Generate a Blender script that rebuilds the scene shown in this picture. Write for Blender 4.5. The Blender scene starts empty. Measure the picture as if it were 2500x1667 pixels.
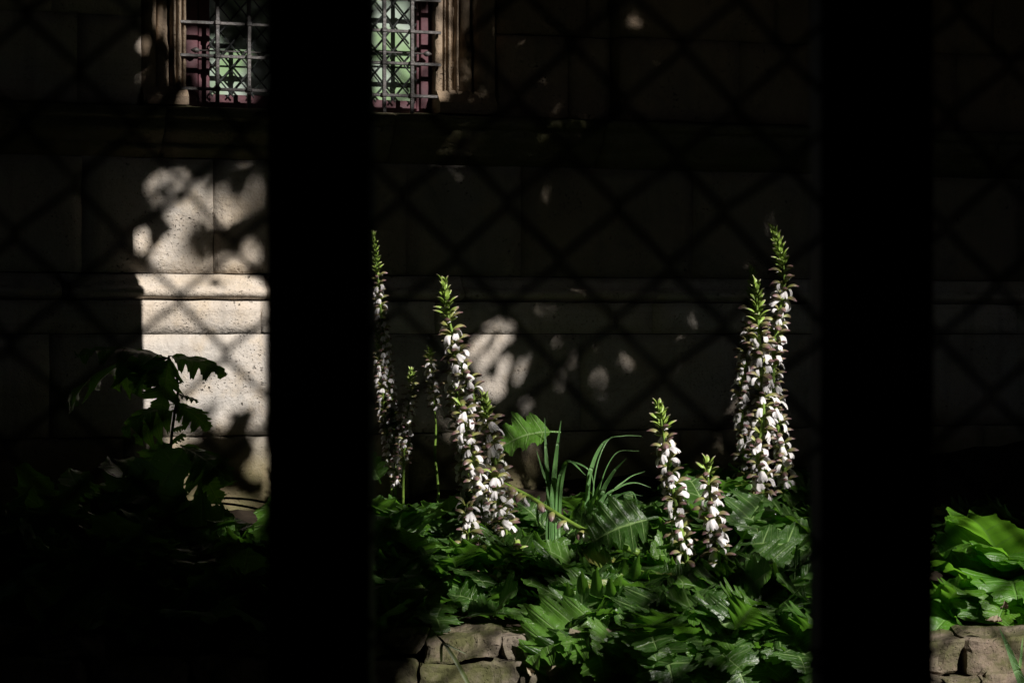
import bpy, math, random
import numpy as np
from mathutils import Vector, Matrix

random.seed(7)
rng = np.random.default_rng(11)
sc = bpy.context.scene
col = sc.collection

# ------------------------------------------------------------------ camera
YAW = math.radians(20.0)
FPX = 6062.0                      # focal length in photo pixels (2500 wide)
HOR = 820.0                       # photo row of the horizon
CAM = Vector((0, 0, 1.5))
FW = Vector((math.sin(YAW), math.cos(YAW), 0))
RT = Vector((math.cos(YAW), -math.sin(YAW), 0))
UP = Vector((0, 0, 1))
cd = bpy.data.cameras.new('camera')
cam = bpy.data.objects.new('camera', cd); col.objects.link(cam)
cam.location = CAM
cam.rotation_euler = (math.radians(90), 0, -YAW)
cd.sensor_width = 36.0
cd.lens = 36.0 * FPX / 2500.0
cd.shift_y = -(833.5 - HOR) / 2500.0
cd.clip_start = 0.05; cd.clip_end = 400
cd.dof.use_dof = True
cd.dof.focus_distance = 8.15
cd.dof.aperture_fstop = 9.5
sc.camera = cam

# ------------------------------------------------------------------ sky, sun, exposure
SUN = Vector((0.38, -1.0, 0.75)).normalized()       # towards the sun
w = bpy.data.worlds.new('World'); sc.world = w; w.use_nodes = True
wn = w.node_tree.nodes; wl = w.node_tree.links
bg = wn['Background']
sky = wn.new('ShaderNodeTexSky'); sky.sky_type = 'NISHITA'; sky.sun_disc = False
sky.sun_elevation = math.asin(SUN.z)
sky.sun_rotation = math.atan2(SUN.x, SUN.y)
wl.new(sky.outputs[0], bg.inputs[0]); bg.inputs[1].default_value = 0.05
sd = bpy.data.lights.new('sun', 'SUN'); sd.energy = 5.0; sd.angle = math.radians(0.53)
sd.color = (1.0, 0.95, 0.89)
so = bpy.data.objects.new('sun', sd); col.objects.link(so)
so.location = (8, -10, 14)
so.rotation_euler = (-SUN).to_track_quat('-Z', 'Y').to_euler()
vs = sc.view_settings
vs.view_transform = 'Standard'; vs.look = 'None'; vs.exposure = 0.5; vs.gamma = 1.0
vs.use_curve_mapping = False
sc.cycles.max_bounces = 4; sc.cycles.diffuse_bounces = 2; sc.cycles.glossy_bounces = 2
sc.cycles.transmission_bounces = 3
sc.cycles.sample_clamp_indirect = 3.0
sc.cycles.use_denoising = True

# ------------------------------------------------------------------ helpers
def ray(px, py):
    return FW + RT * ((px - 1250.0) / FPX) + UP * ((HOR - py) / FPX)
def at(px, py, Y):                # point of the world plane y = Y seen at a photo pixel
    d = ray(px, py); return CAM + d * (Y / d.y)
def atd(px, py, depth):           # point at a depth along the optical axis
    return CAM + ray(px, py) * depth
def XA(px, Y): return at(px, HOR, Y).x
def cw(xr, d, z): v = CAM + RT * xr + FW * d; return Vector((v.x, v.y, z))

def mesh(name, V, F, mats, uv=None, smooth=True, midx=None):
    me = bpy.data.meshes.new(name)
    me.from_pydata([tuple(v) for v in V], [], [tuple(f) for f in F])
    for m in (mats if isinstance(mats, (list, tuple)) else [mats]): me.materials.append(m)
    if uv is not None:
        ul = me.uv_layers.new(name='UVMap')
        li = np.zeros(len(me.loops), dtype=np.int32); me.loops.foreach_get('vertex_index', li)
        ul.data.foreach_set('uv', np.asarray(uv, dtype=np.float32)[li].ravel())
    if smooth: me.polygons.foreach_set('use_smooth', np.ones(len(me.polygons), dtype=bool))
    if midx is not None: me.polygons.foreach_set('material_index', np.asarray(midx, dtype=np.int32))
    me.update()
    return me
def obj(name, me, parent=None, M=None):
    o = bpy.data.objects.new(name, me); col.objects.link(o)
    if parent: o.parent = parent
    if M is not None: o.matrix_basis = M
    return o
def thing(name, label, cat, loc=(0, 0, 0), group=None):
    o = bpy.data.objects.new(name, None); col.objects.link(o)
    o.location = loc; o.empty_display_size = 0.1
    o['label'] = label; o['category'] = cat
    if group: o['group'] = group
    return o
def tag(o, label, cat, group=None):
    o['label'] = label; o['category'] = cat
    if group: o['group'] = group
def structure(o): o['kind'] = 'structure'; return o
def basis(pos, x, y, z):
    M = Matrix.Identity(4)
    for i in range(3):
        M[i][0] = x[i]; M[i][1] = y[i]; M[i][2] = z[i]; M[i][3] = pos[i]
    return M
def frame(pos, d, n, s=1.0, roll=0.0):    # local +Y along d, +Z near n
    d = Vector(d).normalized(); n = Vector(n)
    x = d.cross(n)
    if x.length < 1e-5: x = d.cross(Vector((1, 0.2, 0.1)))
    x.normalize(); z = x.cross(d)
    if roll:
        q = Matrix.Rotation(roll, 3, d); x = q @ x; z = q @ z
    return basis(pos, x * s, d * s, z * s)
def boxdata(x0, x1, y0, y1, z0, z1):
    V = [(x0, y0, z0), (x1, y0, z0), (x1, y1, z0), (x0, y1, z0), (x0, y0, z1), (x1, y0, z1), (x1, y1, z1), (x0, y1, z1)]
    F = [(0, 3, 2, 1), (4, 5, 6, 7), (0, 1, 5, 4), (1, 2, 6, 5), (2, 3, 7, 6), (3, 0, 4, 7)]
    return V, F
def bevbox(x0, x1, y0, y1, z0, z1, b):    # box with chamfered edges
    V = []; 
    for (sx, sy, sz) in [(a, c, e) for a in (0, 1) for c in (0, 1) for e in (0, 1)]:
        X = (x0, x1)[sx]; Y = (y0, y1)[sy]; Z = (z0, z1)[sz]
        ix = b if sx == 0 else -b; iy = b if sy == 0 else -b; iz = b if sz == 0 else -b
        V += [(X, Y + iy, Z + iz), (X + ix, Y, Z + iz), (X + ix, Y + iy, Z)]
    import bmesh
    bm = bmesh.new()
    for v in V: bm.verts.new(v)
    bmesh.ops.convex_hull(bm, input=bm.verts)
    bm.verts.index_update()
    Vo = [v.co.copy() for v in bm.verts]; Fo = [[v.index for v in f.verts] for f in bm.faces]
    bm.free(); return Vo, Fo
def tube(pts, rad, n=6, cap=True, V=None, F=None):
    V = [] if V is None else V; F = [] if F is None else F
    pts = [Vector(p) for p in pts]
    b0 = len(V); up = Vector((0.13, 0.21, 0.97))
    for i, p in enumerate(pts):
        t = (pts[min(i + 1, len(pts) - 1)] - pts[max(i - 1, 0)]).normalized()
        a = t.cross(up)
        if a.length < 1e-3: a = t.cross(Vector((1, 0, 0)))
        a.normalize(); b = a.cross(t)
        r = rad[i] if isinstance(rad, (list, tuple)) else rad
        for k in range(n):
            th = 2 * math.pi * k / n
            V.append(p + a * (r * math.cos(th)) + b * (r * math.sin(th)))
    for i in range(len(pts) - 1):
        for k in range(n):
            k2 = (k + 1) % n
            F.append((b0 + i * n + k, b0 + i * n + k2, b0 + (i + 1) * n + k2, b0 + (i + 1) * n + k))
    if cap:
        F.append(tuple(b0 + k for k in range(n - 1, -1, -1)))
        e = b0 + (len(pts) - 1) * n
        F.append(tuple(e + k for k in range(n)))
    return V, F
def smoothpath(P, n):             # Catmull-Rom through P
    P = [Vector(p) for p in P]; out = []
    Q = [P[0] * 2 - P[1]] + P + [P[-1] * 2 - P[-2]]
    for i in range(len(P) - 1):
        for k in range(n):
            t = k / n; a, b, c, d = Q[i:i + 4]
            out.append(0.5 * ((2 * b) + (c - a) * t + (2 * a - 5 * b + 4 * c - d) * t * t + (3 * b - a - 3 * c + d) * t ** 3))
    out.append(P[-1]); return out

# ------------------------------------------------------------------ materials
class NT:
    def __init__(s, name):
        s.m = bpy.data.materials.new(name); s.m.use_nodes = True
        s.t = s.m.node_tree; s.n = s.t.nodes; s.l = s.t.links
        s.p = s.n['Principled BSDF']; s.out = s.n['Material Output']
    def new(s, ty, **kw):
        nd = s.n.new('ShaderNode' + ty)
        for k, v in kw.items():
            if isinstance(k, str) and hasattr(nd, k): setattr(nd, k, v)
        return nd
    def set(s, sock, v):
        if hasattr(v, 'is_output') or isinstance(v, bpy.types.NodeSocket): s.l.new(v, sock)
        else: sock.default_value = v
    def math(s, op, a, b=0.0, c=None, clamp=False):
        nd = s.n.new('ShaderNodeMath'); nd.operation = op; nd.use_clamp = clamp
        s.set(nd.inputs[0], a); s.set(nd.inputs[1], b)
        if c is not None: s.set(nd.inputs[2], c)
        return nd.outputs[0]
    def mix(s, f, a, b, bt='MIX'):
        nd = s.n.new('ShaderNodeMix'); nd.data_type = 'RGBA'; nd.blend_type = bt
        s.set(nd.inputs[0], f)
        s.set(nd.inputs[6], a if not isinstance(a, tuple) else a + (1,) * (4 - len(a)))
        s.set(nd.inputs[7], b if not isinstance(b, tuple) else b + (1,) * (4 - len(b)))
        return nd.outputs[2]
    def noise(s, vec, scale, detail=4, rough=0.55, dist=0.0):
        nd = s.n.new('ShaderNodeTexNoise'); nd.inputs['Scale'].default_value = scale
        nd.inputs['Detail'].default_value = detail; nd.inputs['Roughness'].default_value = rough
        nd.inputs['Distortion'].default_value = dist
        if vec is not None: s.l.new(vec, nd.inputs['Vector'])
        return nd.outputs[0]
    def voronoi(s, vec, scale, feature='F1', out='Distance'):
        nd = s.n.new('ShaderNodeTexVoronoi'); nd.feature = feature; nd.inputs['Scale'].default_value = scale
        if vec is not None: s.l.new(vec, nd.inputs['Vector'])
        return nd.outputs[out]
    def ramp(s, f, lo, hi, a=0.0, b=1.0):
        nd = s.n.new('ShaderNodeMapRange'); nd.clamp = True
        s.set(nd.inputs[0], f); nd.inputs[1].default_value = lo; nd.inputs[2].default_value = hi
        nd.inputs[3].default_value = a; nd.inputs[4].default_value = b
        return nd.outputs[0]
    def bump(s, h, strength, dist=0.01, prev=None):
        nd = s.n.new('ShaderNodeBump'); nd.inputs['Strength'].default_value = strength
        nd.inputs['Distance'].default_value = dist; s.l.new(h, nd.inputs['Height'])
        if prev is not None: s.l.new(prev, nd.inputs['Normal'])
        return nd.outputs[0]
    def pos(s): return s.n.new('ShaderNodeNewGeometry').outputs['Position']
    def scalev(s, vec, v):
        nd = s.n.new('ShaderNodeMapping'); nd.inputs['Scale'].default_value = v
        s.l.new(vec, nd.inputs['Vector']); return nd.outputs[0]
    def objc(s): return s.n.new('ShaderNodeTexCoord').outputs['Object']
    def uv(s):
        nd = s.n.new('ShaderNodeUVMap'); nd.uv_map = 'UVMap'
        sp = s.n.new('ShaderNodeSeparateXYZ'); s.l.new(nd.outputs[0], sp.inputs[0])
        return sp.outputs[0], sp.outputs[1]
    def rnd(s): return s.n.new('ShaderNodeObjectInfo').outputs['Random']
    def col(s, c): s.set(s.p.inputs['Base Color'], c if not isinstance(c, tuple) else c + (1,) * (4 - len(c)))
    def rough(s, r): s.set(s.p.inputs['Roughness'], r)
    def normal(s, n): s.l.new(n, s.p.inputs['Normal'])
    def spec(s, v): s.set(s.p.inputs['Specular IOR Level'], v)

def stone_mat(name, a, b, c, moss=0.0, mossz=None, pit=1.0):
    t = NT(name); p = t.pos()
    n1 = t.noise(p, 2.3, 5, 0.6, 0.4)
    base = t.mix(t.ramp(n1, 0.36, 0.66), a, b)
    n2 = t.noise(p, 9.0, 6, 0.62)
    base = t.mix(t.math('MULTIPLY', t.ramp(n2, 0.52, 0.72), 0.65), base, c)
    n5 = t.noise(p, 4.2, 7, 0.68, 0.8)
    base = t.mix(t.math('MULTIPLY', t.ramp(n5, 0.50, 0.68), 0.55), base, tuple(q_ * .52 for q_ in b))
    n6 = t.noise(p, 1.3, 4, 0.6, 0.5)
    base = t.mix(t.math('MULTIPLY', t.ramp(n6, 0.48, 0.7), 0.5), base, (0.47, 0.37, 0.25) if a[0] > .4 else c)
    # vertical water streaks
    st = t.noise(t.scalev(p, (14, 14, 1.3)), 1.0, 4, 0.6)
    base = t.mix(t.math('MULTIPLY', t.ramp(st, 0.54, 0.75), 0.4), base, (0.14, 0.125, 0.105))
    # fine horizontal bedding
    bd = t.noise(t.scalev(p, (3, 3, 60)), 1.0, 3, 0.6)
    base = t.mix(t.math('MULTIPLY', t.ramp(bd, 0.55, 0.8), 0.35), base, (0.22, 0.18, 0.14))
    # speckle and pits
    wp = t.n.new('ShaderNodeVectorMath'); wp.operation = 'ADD'; t.l.new(p, wp.inputs[0])
    nv = t.n.new('ShaderNodeTexNoise'); nv.inputs['Scale'].default_value = 40; t.l.new(p, nv.inputs['Vector'])
    sv = t.n.new('ShaderNodeVectorMath'); sv.operation = 'SCALE'; sv.inputs[3].default_value = 0.03; t.l.new(nv.outputs['Color'], sv.inputs[0]); t.l.new(sv.outputs[0], wp.inputs[1])
    v2 = t.noise(p, 5, 4, 0.7)
    pa = t.math('MULTIPLY', t.ramp(t.voronoi(wp.outputs[0], 30), 0.08, 0.17, 1, 0), t.ramp(v2, 0.52, 0.62))
    pb = t.math('MULTIPLY', t.ramp(t.voronoi(wp.outputs[0], 85), 0.12, 0.26, 1, 0), t.ramp(v2, 0.46, 0.6))
    pits = t.math('MAXIMUM', pa, t.math('MULTIPLY', pb, .7))
    base = t.mix(t.math('MULTIPLY', pits, 0.8 * pit), base, (0.06, 0.05, 0.04))
    sp = t.noise(p, 160, 2, 0.5)
    base = t.mix(t.math('MULTIPLY', t.ramp(sp, 0.58, 0.7), 0.4), base, (0.16, 0.14, 0.12))
    if moss:
        sx = t.n.new('ShaderNodeSeparateXYZ'); t.l.new(p, sx.inputs[0])
        mn = t.noise(p, 6, 6, 0.7)
        f = t.ramp(mn, 0.42, 0.6)
        if mossz:
            hz = t.math('ADD', sx.outputs[2], t.math('MULTIPLY', mn, 0.22))
            sn = t.noise(p, 3.1, 6, 0.7)
            base = t.mix(t.math('MULTIPLY', t.ramp(t.math('ADD', sx.outputs[2], t.math('MULTIPLY', sn, 0.5)), 1.28, 1.46, 1, 0), .8), base, (0.22, 0.155, 0.085))
            f = t.math('MULTIPLY', t.ramp(hz, mossz[0], mossz[1], 1, 0), t.ramp(mn, 0.34, 0.62, 0.35, 1))
        base = t.mix(t.math('MULTIPLY', f, moss), base, (0.085, 0.09, 0.032))
    cb = t.n.new('ShaderNodeCombineColor'); rv = t.rnd()
    t.l.new(t.ramp(rv, 0, 1, .80, 1.06), cb.inputs[0]); t.l.new(t.ramp(rv, 0, 1, .79, 1.06), cb.inputs[1]); t.l.new(t.ramp(rv, 0, 1, .78, 1.06), cb.inputs[2])
    base = t.mix(1.0, base, cb.outputs[0], 'MULTIPLY')
    t.col(base); t.rough(0.92); t.spec(0.2)
    h = t.math('ADD', t.math('MULTIPLY', n2, 0.6), t.math('MULTIPLY', t.noise(p, 55, 5, 0.65), 0.5))
    h = t.math('SUBTRACT', h, t.math('MULTIPLY', pits, 0.7))
    t.normal(t.bump(h, 0.9, 0.014))
    return t.m
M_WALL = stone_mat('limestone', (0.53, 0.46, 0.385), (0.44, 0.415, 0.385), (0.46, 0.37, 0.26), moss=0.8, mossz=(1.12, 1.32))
M_SHADEWALL = stone_mat('shade_darkened_limestone', (0.30, 0.25, 0.19), (0.22, 0.20, 0.18), (0.26, 0.20, 0.13))  # wall stone with its colour lowered so the shaded course reads darker
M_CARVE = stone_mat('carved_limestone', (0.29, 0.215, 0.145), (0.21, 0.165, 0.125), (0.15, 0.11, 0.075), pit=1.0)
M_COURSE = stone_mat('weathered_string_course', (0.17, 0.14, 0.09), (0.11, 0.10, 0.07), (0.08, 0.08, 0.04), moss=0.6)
M_BORDER = stone_mat('mossy_border_stone', (0.24, 0.195, 0.14), (0.17, 0.145, 0.115), (0.21, 0.15, 0.12), moss=0.9)

def plain(name, c, rough=0.6, metal=0.0, spec=0.5, nscale=None, namp=0.3, c2=None, bump=0.0):
    t = NT(name)
    if nscale:
        n = t.noise(t.pos(), nscale, 5, 0.6)
        t.col(t.mix(t.ramp(n, 0.35, 0.68), c, c2 or tuple(x * (1 - namp) for x in c)))
        if bump: t.normal(t.bump(n, bump, 0.006))
    else: t.col(c)
    t.rough(rough); t.p.inputs['Metallic'].default_value = metal; t.spec(spec)
    return t.m
M_IRON = plain('wrought_iron', (0.038, 0.036, 0.036), 0.5, 0.2, 0.5, 60, 0.5, (0.085, 0.075, 0.07), 0.5)
M_LEAD = plain('lead_strip', (0.06, 0.065, 0.065), 0.35, 0.4, 0.5, 80, 0.4)
M_RED = plain('oxblood_paint', (0.085, 0.026, 0.034), 0.55, 0, 0.3, 22, 0.3, (0.05, 0.02, 0.025), 0.3)
M_SOIL = plain('dark_soil', (0.035, 0.026, 0.018), 0.95, 0, 0.1, 18, 0.6, None, 0.8)
M_BLACKPAINT = plain('black_painted_steel', (0.012, 0.012, 0.013), 0.6, 0, 0.25, 30, 0.3)
M_WIRE = plain('dark_wire', (0.018, 0.017, 0.016), 0.7, 0.2, 0.2)
M_PASSAGE = plain('dark_blocker_plaster', (0.03, 0.028, 0.026), 0.95, 0, 0.1, 3, 0.4)  # dark tone stops the added passage from bouncing light
M_MORTAR = plain('mortar', (0.10, 0.085, 0.065), 0.95, 0, 0.1, 40, 0.5, None, 0.5)
M_BARK = plain('bark', (0.06, 0.048, 0.036), 0.9, 0, 0.1, 14, 0.6, None, 0.9)
M_DRY = plain('dry_leaf', (0.30, 0.25, 0.17), 0.7, 0, 0.3, 40, 0.4)

t = NT('green_window_glass')
p = t.pos(); n = t.noise(p, 7, 2, 0.5)
gcol = t.mix(t.ramp(n, 0.42, 0.58), (0.30, 0.36, 0.31), (0.19, 0.29, 0.15))
gcol = t.mix(t.ramp(t.noise(p, 2.7, 2), 0.45, 0.6), gcol, (0.12, 0.17, 0.12))
t.col(gcol); t.rough(0.25); t.spec(0.6)
t.normal(t.bump(t.noise(p, 30, 3), 0.12, 0.01)); M_GLASS = t.m

def leaf_mat(name, dark, mid, light, vein, rough=0.36, trans=0.25, tcol=(0.16, 0.42, 0.03), specks=True):
    t = NT(name); u, v = t.uv(); r = t.rnd(); oc = t.objc()
    n = t.noise(oc, 3.5, 4, 0.6)
    c = t.mix(t.ramp(n, 0.35, 0.7), dark, mid)
    c = t.mix(t.ramp(r, 0.55, 1.0), c, light)
    c = t.mix(t.math('MULTIPLY', t.ramp(r, 0.945, 0.95), t.ramp(t.noise(oc, 2.2, 3), .42, .6)), c, (0.24, 0.21, 0.06))
    dk = t.ramp(t.math('FRACT', t.math('MULTIPLY', r, 7.0)), 0.0, 1.0, .7, 1.15)
    mm = t.n.new('ShaderNodeMix'); mm.data_type = 'RGBA'; mm.blend_type = 'MULTIPLY'; mm.inputs[0].default_value = 1.0
    cb = t.n.new('ShaderNodeCombineColor'); [t.l.new(dk, q) for q in cb.inputs[:3]]
    t.l.new(c, mm.inputs[6]); t.l.new(cb.outputs[0], mm.inputs[7]); c = mm.outputs[2]
    av = t.math('ABSOLUTE', v)
    fr = t.math('ABSOLUTE', t.math('SUBTRACT', t.math('FRACT', u), 0.5))
    lat = t.math('MULTIPLY', t.ramp(fr, 0.018, 0.05, 1, 0), t.ramp(av, 0.55, 1.0, 1, 0))
    fr2 = t.math('ABSOLUTE', t.math('SUBTRACT', t.math('FRACT', t.math('ADD', t.math('MULTIPLY', u, 3.0), t.math('MULTIPLY', av, 0.8))), 0.5))
    sec = t.math('MULTIPLY', t.ramp(fr2, 0.02, 0.07, 1, 0), 0.35)
    mid_ = t.ramp(av, 0.03, 0.075, 1, 0)
    ve = t.math('MAXIMUM', t.math('MAXIMUM', lat, mid_), sec)
    c = t.mix(t.math('MULTIPLY', ve, 0.8), c, vein)
    if specks:
        vd = t.voronoi(oc, 26); nn = t.noise(oc, 5, 1)
        s = t.math('MULTIPLY', t.ramp(vd, 0.10, 0.13, 1, 0), t.ramp(nn, 0.56, 0.6))
        c = t.mix(s, c, (0.55, 0.55, 0.48))
        dust = t.ramp(t.noise(oc, 14, 5, 0.7), 0.5, 0.8)
        c = t.mix(t.math('MULTIPLY', dust, 0.22), c, (0.22, 0.22, 0.17))
    t.col(c); t.rough(rough); t.spec(0.5)
    h = t.math('SUBTRACT', t.math('MULTIPLY', t.noise(oc, 9, 4, 0.6), 0.7), t.math('MULTIPLY', ve, 0.5))
    t.normal(t.bump(h, 0.55, 0.015))
    tr = t.n.new('ShaderNodeBsdfTranslucent'); t.set(tr.inputs[0], t.mix(t.math('MULTIPLY', ve, 0.5), tcol, vein))
    mx = t.n.new('ShaderNodeMixShader'); mx.inputs[0].default_value = trans
    t.l.new(t.p.outputs[0], mx.inputs[1]); t.l.new(tr.outputs[0], mx.inputs[2])
    t.l.new(mx.outputs[0], t.out.inputs['Surface'])
    return t.m
M_ACAN = leaf_mat('acanthus_leaf', (0.022, 0.056, 0.009), (0.038, 0.104, 0.013), (0.075, 0.175, 0.02), (0.19, 0.30, 0.10), 0.38, 0.3, (0.20, 0.50, 0.04))
M_BROAD = leaf_mat('broad_leaf', (0.045, 0.14, 0.008), (0.08, 0.22, 0.012), (0.14, 0.32, 0.025), (0.16, 0.33, 0.07), 0.42, 0.4, (0.25, 0.6, 0.04))
M_BLADE = leaf_mat('iris_blade', (0.10, 0.22, 0.07), (0.13, 0.27, 0.08), (0.15, 0.30, 0.10), (0.22, 0.36, 0.16), 0.45, 0.3, (0.25, 0.55, 0.06), False)
M_SHADELEAF = plain('added_shade_leaf', (0.022, 0.045, 0.010), 0.6, 0, 0.3)

t = NT('floret_hood'); u, v = t.uv(); oc = t.objc()
c = t.mix(t.ramp(t.math('ADD', u, t.math('MULTIPLY', t.noise(oc, 90, 2), 0.3)), 0.38, 0.95), (0.26, 0.30, 0.06), (0.165, 0.085, 0.095))
ln = t.math('ABSOLUTE', t.math('SUBTRACT', t.math('FRACT', t.math('MULTIPLY', v, 3.5)), 0.5))
c = t.mix(t.math('MULTIPLY', t.ramp(ln, 0.05, 0.2, 1, 0), 0.25), c, (0.42, 0.33, 0.28))
t.col(c); t.rough(0.45)
tr = t.n.new('ShaderNodeBsdfTranslucent'); t.set(tr.inputs[0], c)
mx = t.n.new('ShaderNodeMixShader'); mx.inputs[0].default_value = 0.2
t.l.new(t.p.outputs[0], mx.inputs[1]); t.l.new(tr.outputs[0], mx.inputs[2]); t.l.new(mx.outputs[0], t.out.inputs['Surface'])
M_HOOD = t.m
t = NT('floret_bud_hood'); u, v = t.uv(); oc = t.objc()
c = t.mix(t.ramp(t.math('ADD', u, t.math('MULTIPLY', t.noise(oc, 60, 2), 0.5)), 0.75, 1.25), (0.23, 0.34, 0.055), (0.42, 0.30, 0.30))
t.col(c); t.rough(0.45); M_BUD = t.m
t = NT('white_petal'); u, v = t.uv(); oc = t.objc()
ln = t.math('ABSOLUTE', t.math('SUBTRACT', t.math('FRACT', t.math('MULTIPLY', v, 4.0)), 0.5))
c = t.mix(t.math('MULTIPLY', t.ramp(ln, 0.0, 0.12, 1, 0), 0.35), (0.80, 0.77, 0.78), (0.55, 0.46, 0.54))
c = t.mix(t.ramp(u, 0.0, 0.3, 1, 0), c, (0.55, 0.62, 0.28))
t.col(c); t.rough(0.55)
tr = t.n.new('ShaderNodeBsdfTranslucent'); tr.inputs[0].default_value = (0.8, 0.76, 0.74, 1)
mx = t.n.new('ShaderNodeMixShader'); mx.inputs[0].default_value = 0.25
t.l.new(t.p.outputs[0], mx.inputs[1]); t.l.new(tr.outputs[0], mx.inputs[2]); t.l.new(mx.outputs[0], t.out.inputs['Surface'])
M_PETAL = t.m
M_BRACT = plain('spiny_bract', (0.20, 0.30, 0.05), 0.45, 0, 0.4, 70, 0.4, (0.12, 0.20, 0.03))
M_STEM = plain('green_stem', (0.16, 0.26, 0.035), 0.45, 0, 0.4, 40, 0.4, (0.10, 0.17, 0.03))
M_DSTEM = plain('dark_stem', (0.06, 0.08, 0.02), 0.5, 0, 0.4, 40, 0.4)

# ================================================================== the setting
WY = 8.6
me = mesh('ground', [(-40, -40, 0), (60, -40, 0), (60, 60, 0), (-40, 60, 0)], [(0, 1, 2, 3)], M_SOIL)
structure(obj('ground', me))

def soil_z(d): return 0.60 + 0.17 * max(0.0, d - 7.1)
# soil of the raised bed (a gently lumpy sheet behind the border stones)
V = []; F = []; nx, nd_ = 60, 26
for j in range(nd_ + 1):
    for i in range(nx + 1):
        px = -500 + 3600 * i / nx
        dw = WY / ray(px, HOR).y
        d = 7.12 + (dw - 0.01 - 7.12) * j / nd_
        v = atd(px, HOR, d); V.append((v.x, v.y, soil_z(d) + 0.02 * math.sin(i * 1.7 + j) * math.cos(j * 1.3 - i * 0.6)))
for j in range(nd_):
    for i in range(nx):
        a = j * (nx + 1) + i; F.append((a, a + 1, a + nx + 2, a + nx + 1))
structure(obj('bed_soil', mesh('bed_soil', V, F, M_SOIL)))

# unseen passage round the camera, added to keep stray light out
def campoly(name, pts, m):
    V = [cw(*q) for q in pts]; return mesh(name, V, [(0, 1, 2, 3)], m, smooth=False)
def cambox(x0, x1, d0, d1, z0, z1):
    Vb, Fb = boxdata(x0, x1, d0, d1, z0, z1)
    return [cw(*v) for v in Vb], [f[::-1] for f in Fb]
for nm, b in (('added_passage_ceiling', (-12, 16, -3, 2.3, 2.75, 3.1)), ('added_passage_back_wall', (-12, 16, -3.3, -3.0, 0, 3.1)),
              ('added_passage_side_wall', (-12.3, -12, -3.3, 2.3, 0, 3.1)), ('added_passage_side_wall', (16, 16.3, -3.3, 2.3, 0, 3.1)),
              ('added_passage_front_wall', (-12, -1.7, 2.05, 2.29, 0.06, 2.74)), ('added_passage_front_wall', (2.0, 16, 2.05, 2.29, 0.06, 2.74)),
              ('added_passage_floor', (-12, 16, -3, 2.3, 0.004, 0.05))):
    Vb, Fb = cambox(*b); structure(obj(nm, mesh(nm, Vb, Fb, M_PASSAGE, smooth=False)))
# unseen walls added at both ends to block low sky light
for x0, x1 in ((-3.6, -3.2), (11.5, 11.9)):
    Vb, Fb = boxdata(x0, x1, -4.0, WY, 0, 7.5)
    structure(obj('added_end_wall', mesh('added_end_wall', Vb, Fb, M_COURSE, smooth=False)))

# ================================================================== the house wall
house = thing('stone_house', 'old limestone house wall with grilled window above the flower bed', 'house', (2.4, WY, 0))
HL = Vector(house.location)
def hobj(name, V, F, m, parent=None, smooth=True, uv=None):
    V = [Vector(v) - HL for v in V]
    return obj(name, mesh(name, V, F, m, uv, smooth), parent or house)
def wz(px, py, Y=WY): return at(px, py, Y).z
Zsill = wz(470, 268); Zc0 = wz(470, 385); Zt1 = wz(500, 668); Zt0 = wz(500, 733); Zj = wz(500, 815); Zb = wz(500, 1064)

def block(x0, x1, z0, z1, yf, depth=0.16, rough=0.002, gap=0.0004, mat=None, parent=None, chip=0.004):
    x0 += gap; x1 -= gap; z0 += gap; z1 -= gap
    nx = max(4, int((x1 - x0) / 0.05)); nz = max(3, int((z1 - z0) / 0.05))
    V = []; F = []
    ph = random.random() * 50
    for j in range(nz + 1):
        for i in range(nx + 1):
            fx, fz = i / nx, j / nz
            e = (i in (0, nx)) or (j in (0, nz))
            y = yf + rough * math.sin(fx * 5 + ph) * math.cos(fz * 4 + ph * 1.3) + random.uniform(-1, 1) * rough * 0.5
            x = x0 + (x1 - x0) * fx; z = z0 + (z1 - z0) * fz
            if e:
                y += 0.001 + random.random() * chip * .5
                if i == 0: x += random.random() * chip * 0.5
                if i == nx: x -= random.random() * chip * 0.5
                if j == 0: z += random.random() * chip * 0.6
                if j == nz: z -= random.random() * chip * 0.6
            V.append((x, y, z))
    W = nx + 1
    for j in range(nz):
        for i in range(nx):
            a = j * W + i; F.append((a, a + 1, a + W + 1, a + W))
    ring = [i for i in range(W)] + [j * W + nx for j in range(1, nz + 1)] + [nz * W + i for i in range(nx - 1, -1, -1)] + [j * W for j in range(nz - 1, 0, -1)]
    b0 = len(V)
    for r in ring: V.append((V[r][0], yf + depth, V[r][2]))
    for k in range(len(ring)):
        k2 = (k + 1) % len(ring); F.append((ring[k], b0 + k, b0 + k2, ring[k2]))
    return hobj('stone_block', V, F, mat or M_WALL, parent)
def course(z0, z1, xs, yf, mat=None, **kw):
    for a, b in zip(xs[:-1], xs[1:]): block(a, b, z0, z1, yf, mat=mat, **kw)
X = lambda px, Y=WY: XA(px, Y)
XL, XR = X(-250), X(2850)
# plinth courses
course(0.30, Zb, [XL, X(-20), X(300), X(700), X(1000), X(1330), X(1660), X(2050), X(2400), XR], WY - 0.012, rough=0.006, chip=0.010)
course(Zb, Zj, [XL, X(120), X(760), X(1415), X(1800), X(2250), XR], WY - 0.010, rough=0.003, chip=0.003)
course(Zj, Zt0, [XL, X(-90), X(636), X(1060), X(1590), X(2030), X(2480), XR], WY - 0.012, rough=0.003, chip=0.005)
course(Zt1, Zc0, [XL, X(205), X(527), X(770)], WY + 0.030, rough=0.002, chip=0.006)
course(Zt1, Zc0, [X(770), X(1000), X(1280), X(1700), X(2120), X(2500), XR], WY + 0.030, rough=0.003, chip=0.003, mat=M_SHADEWALL)
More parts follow.
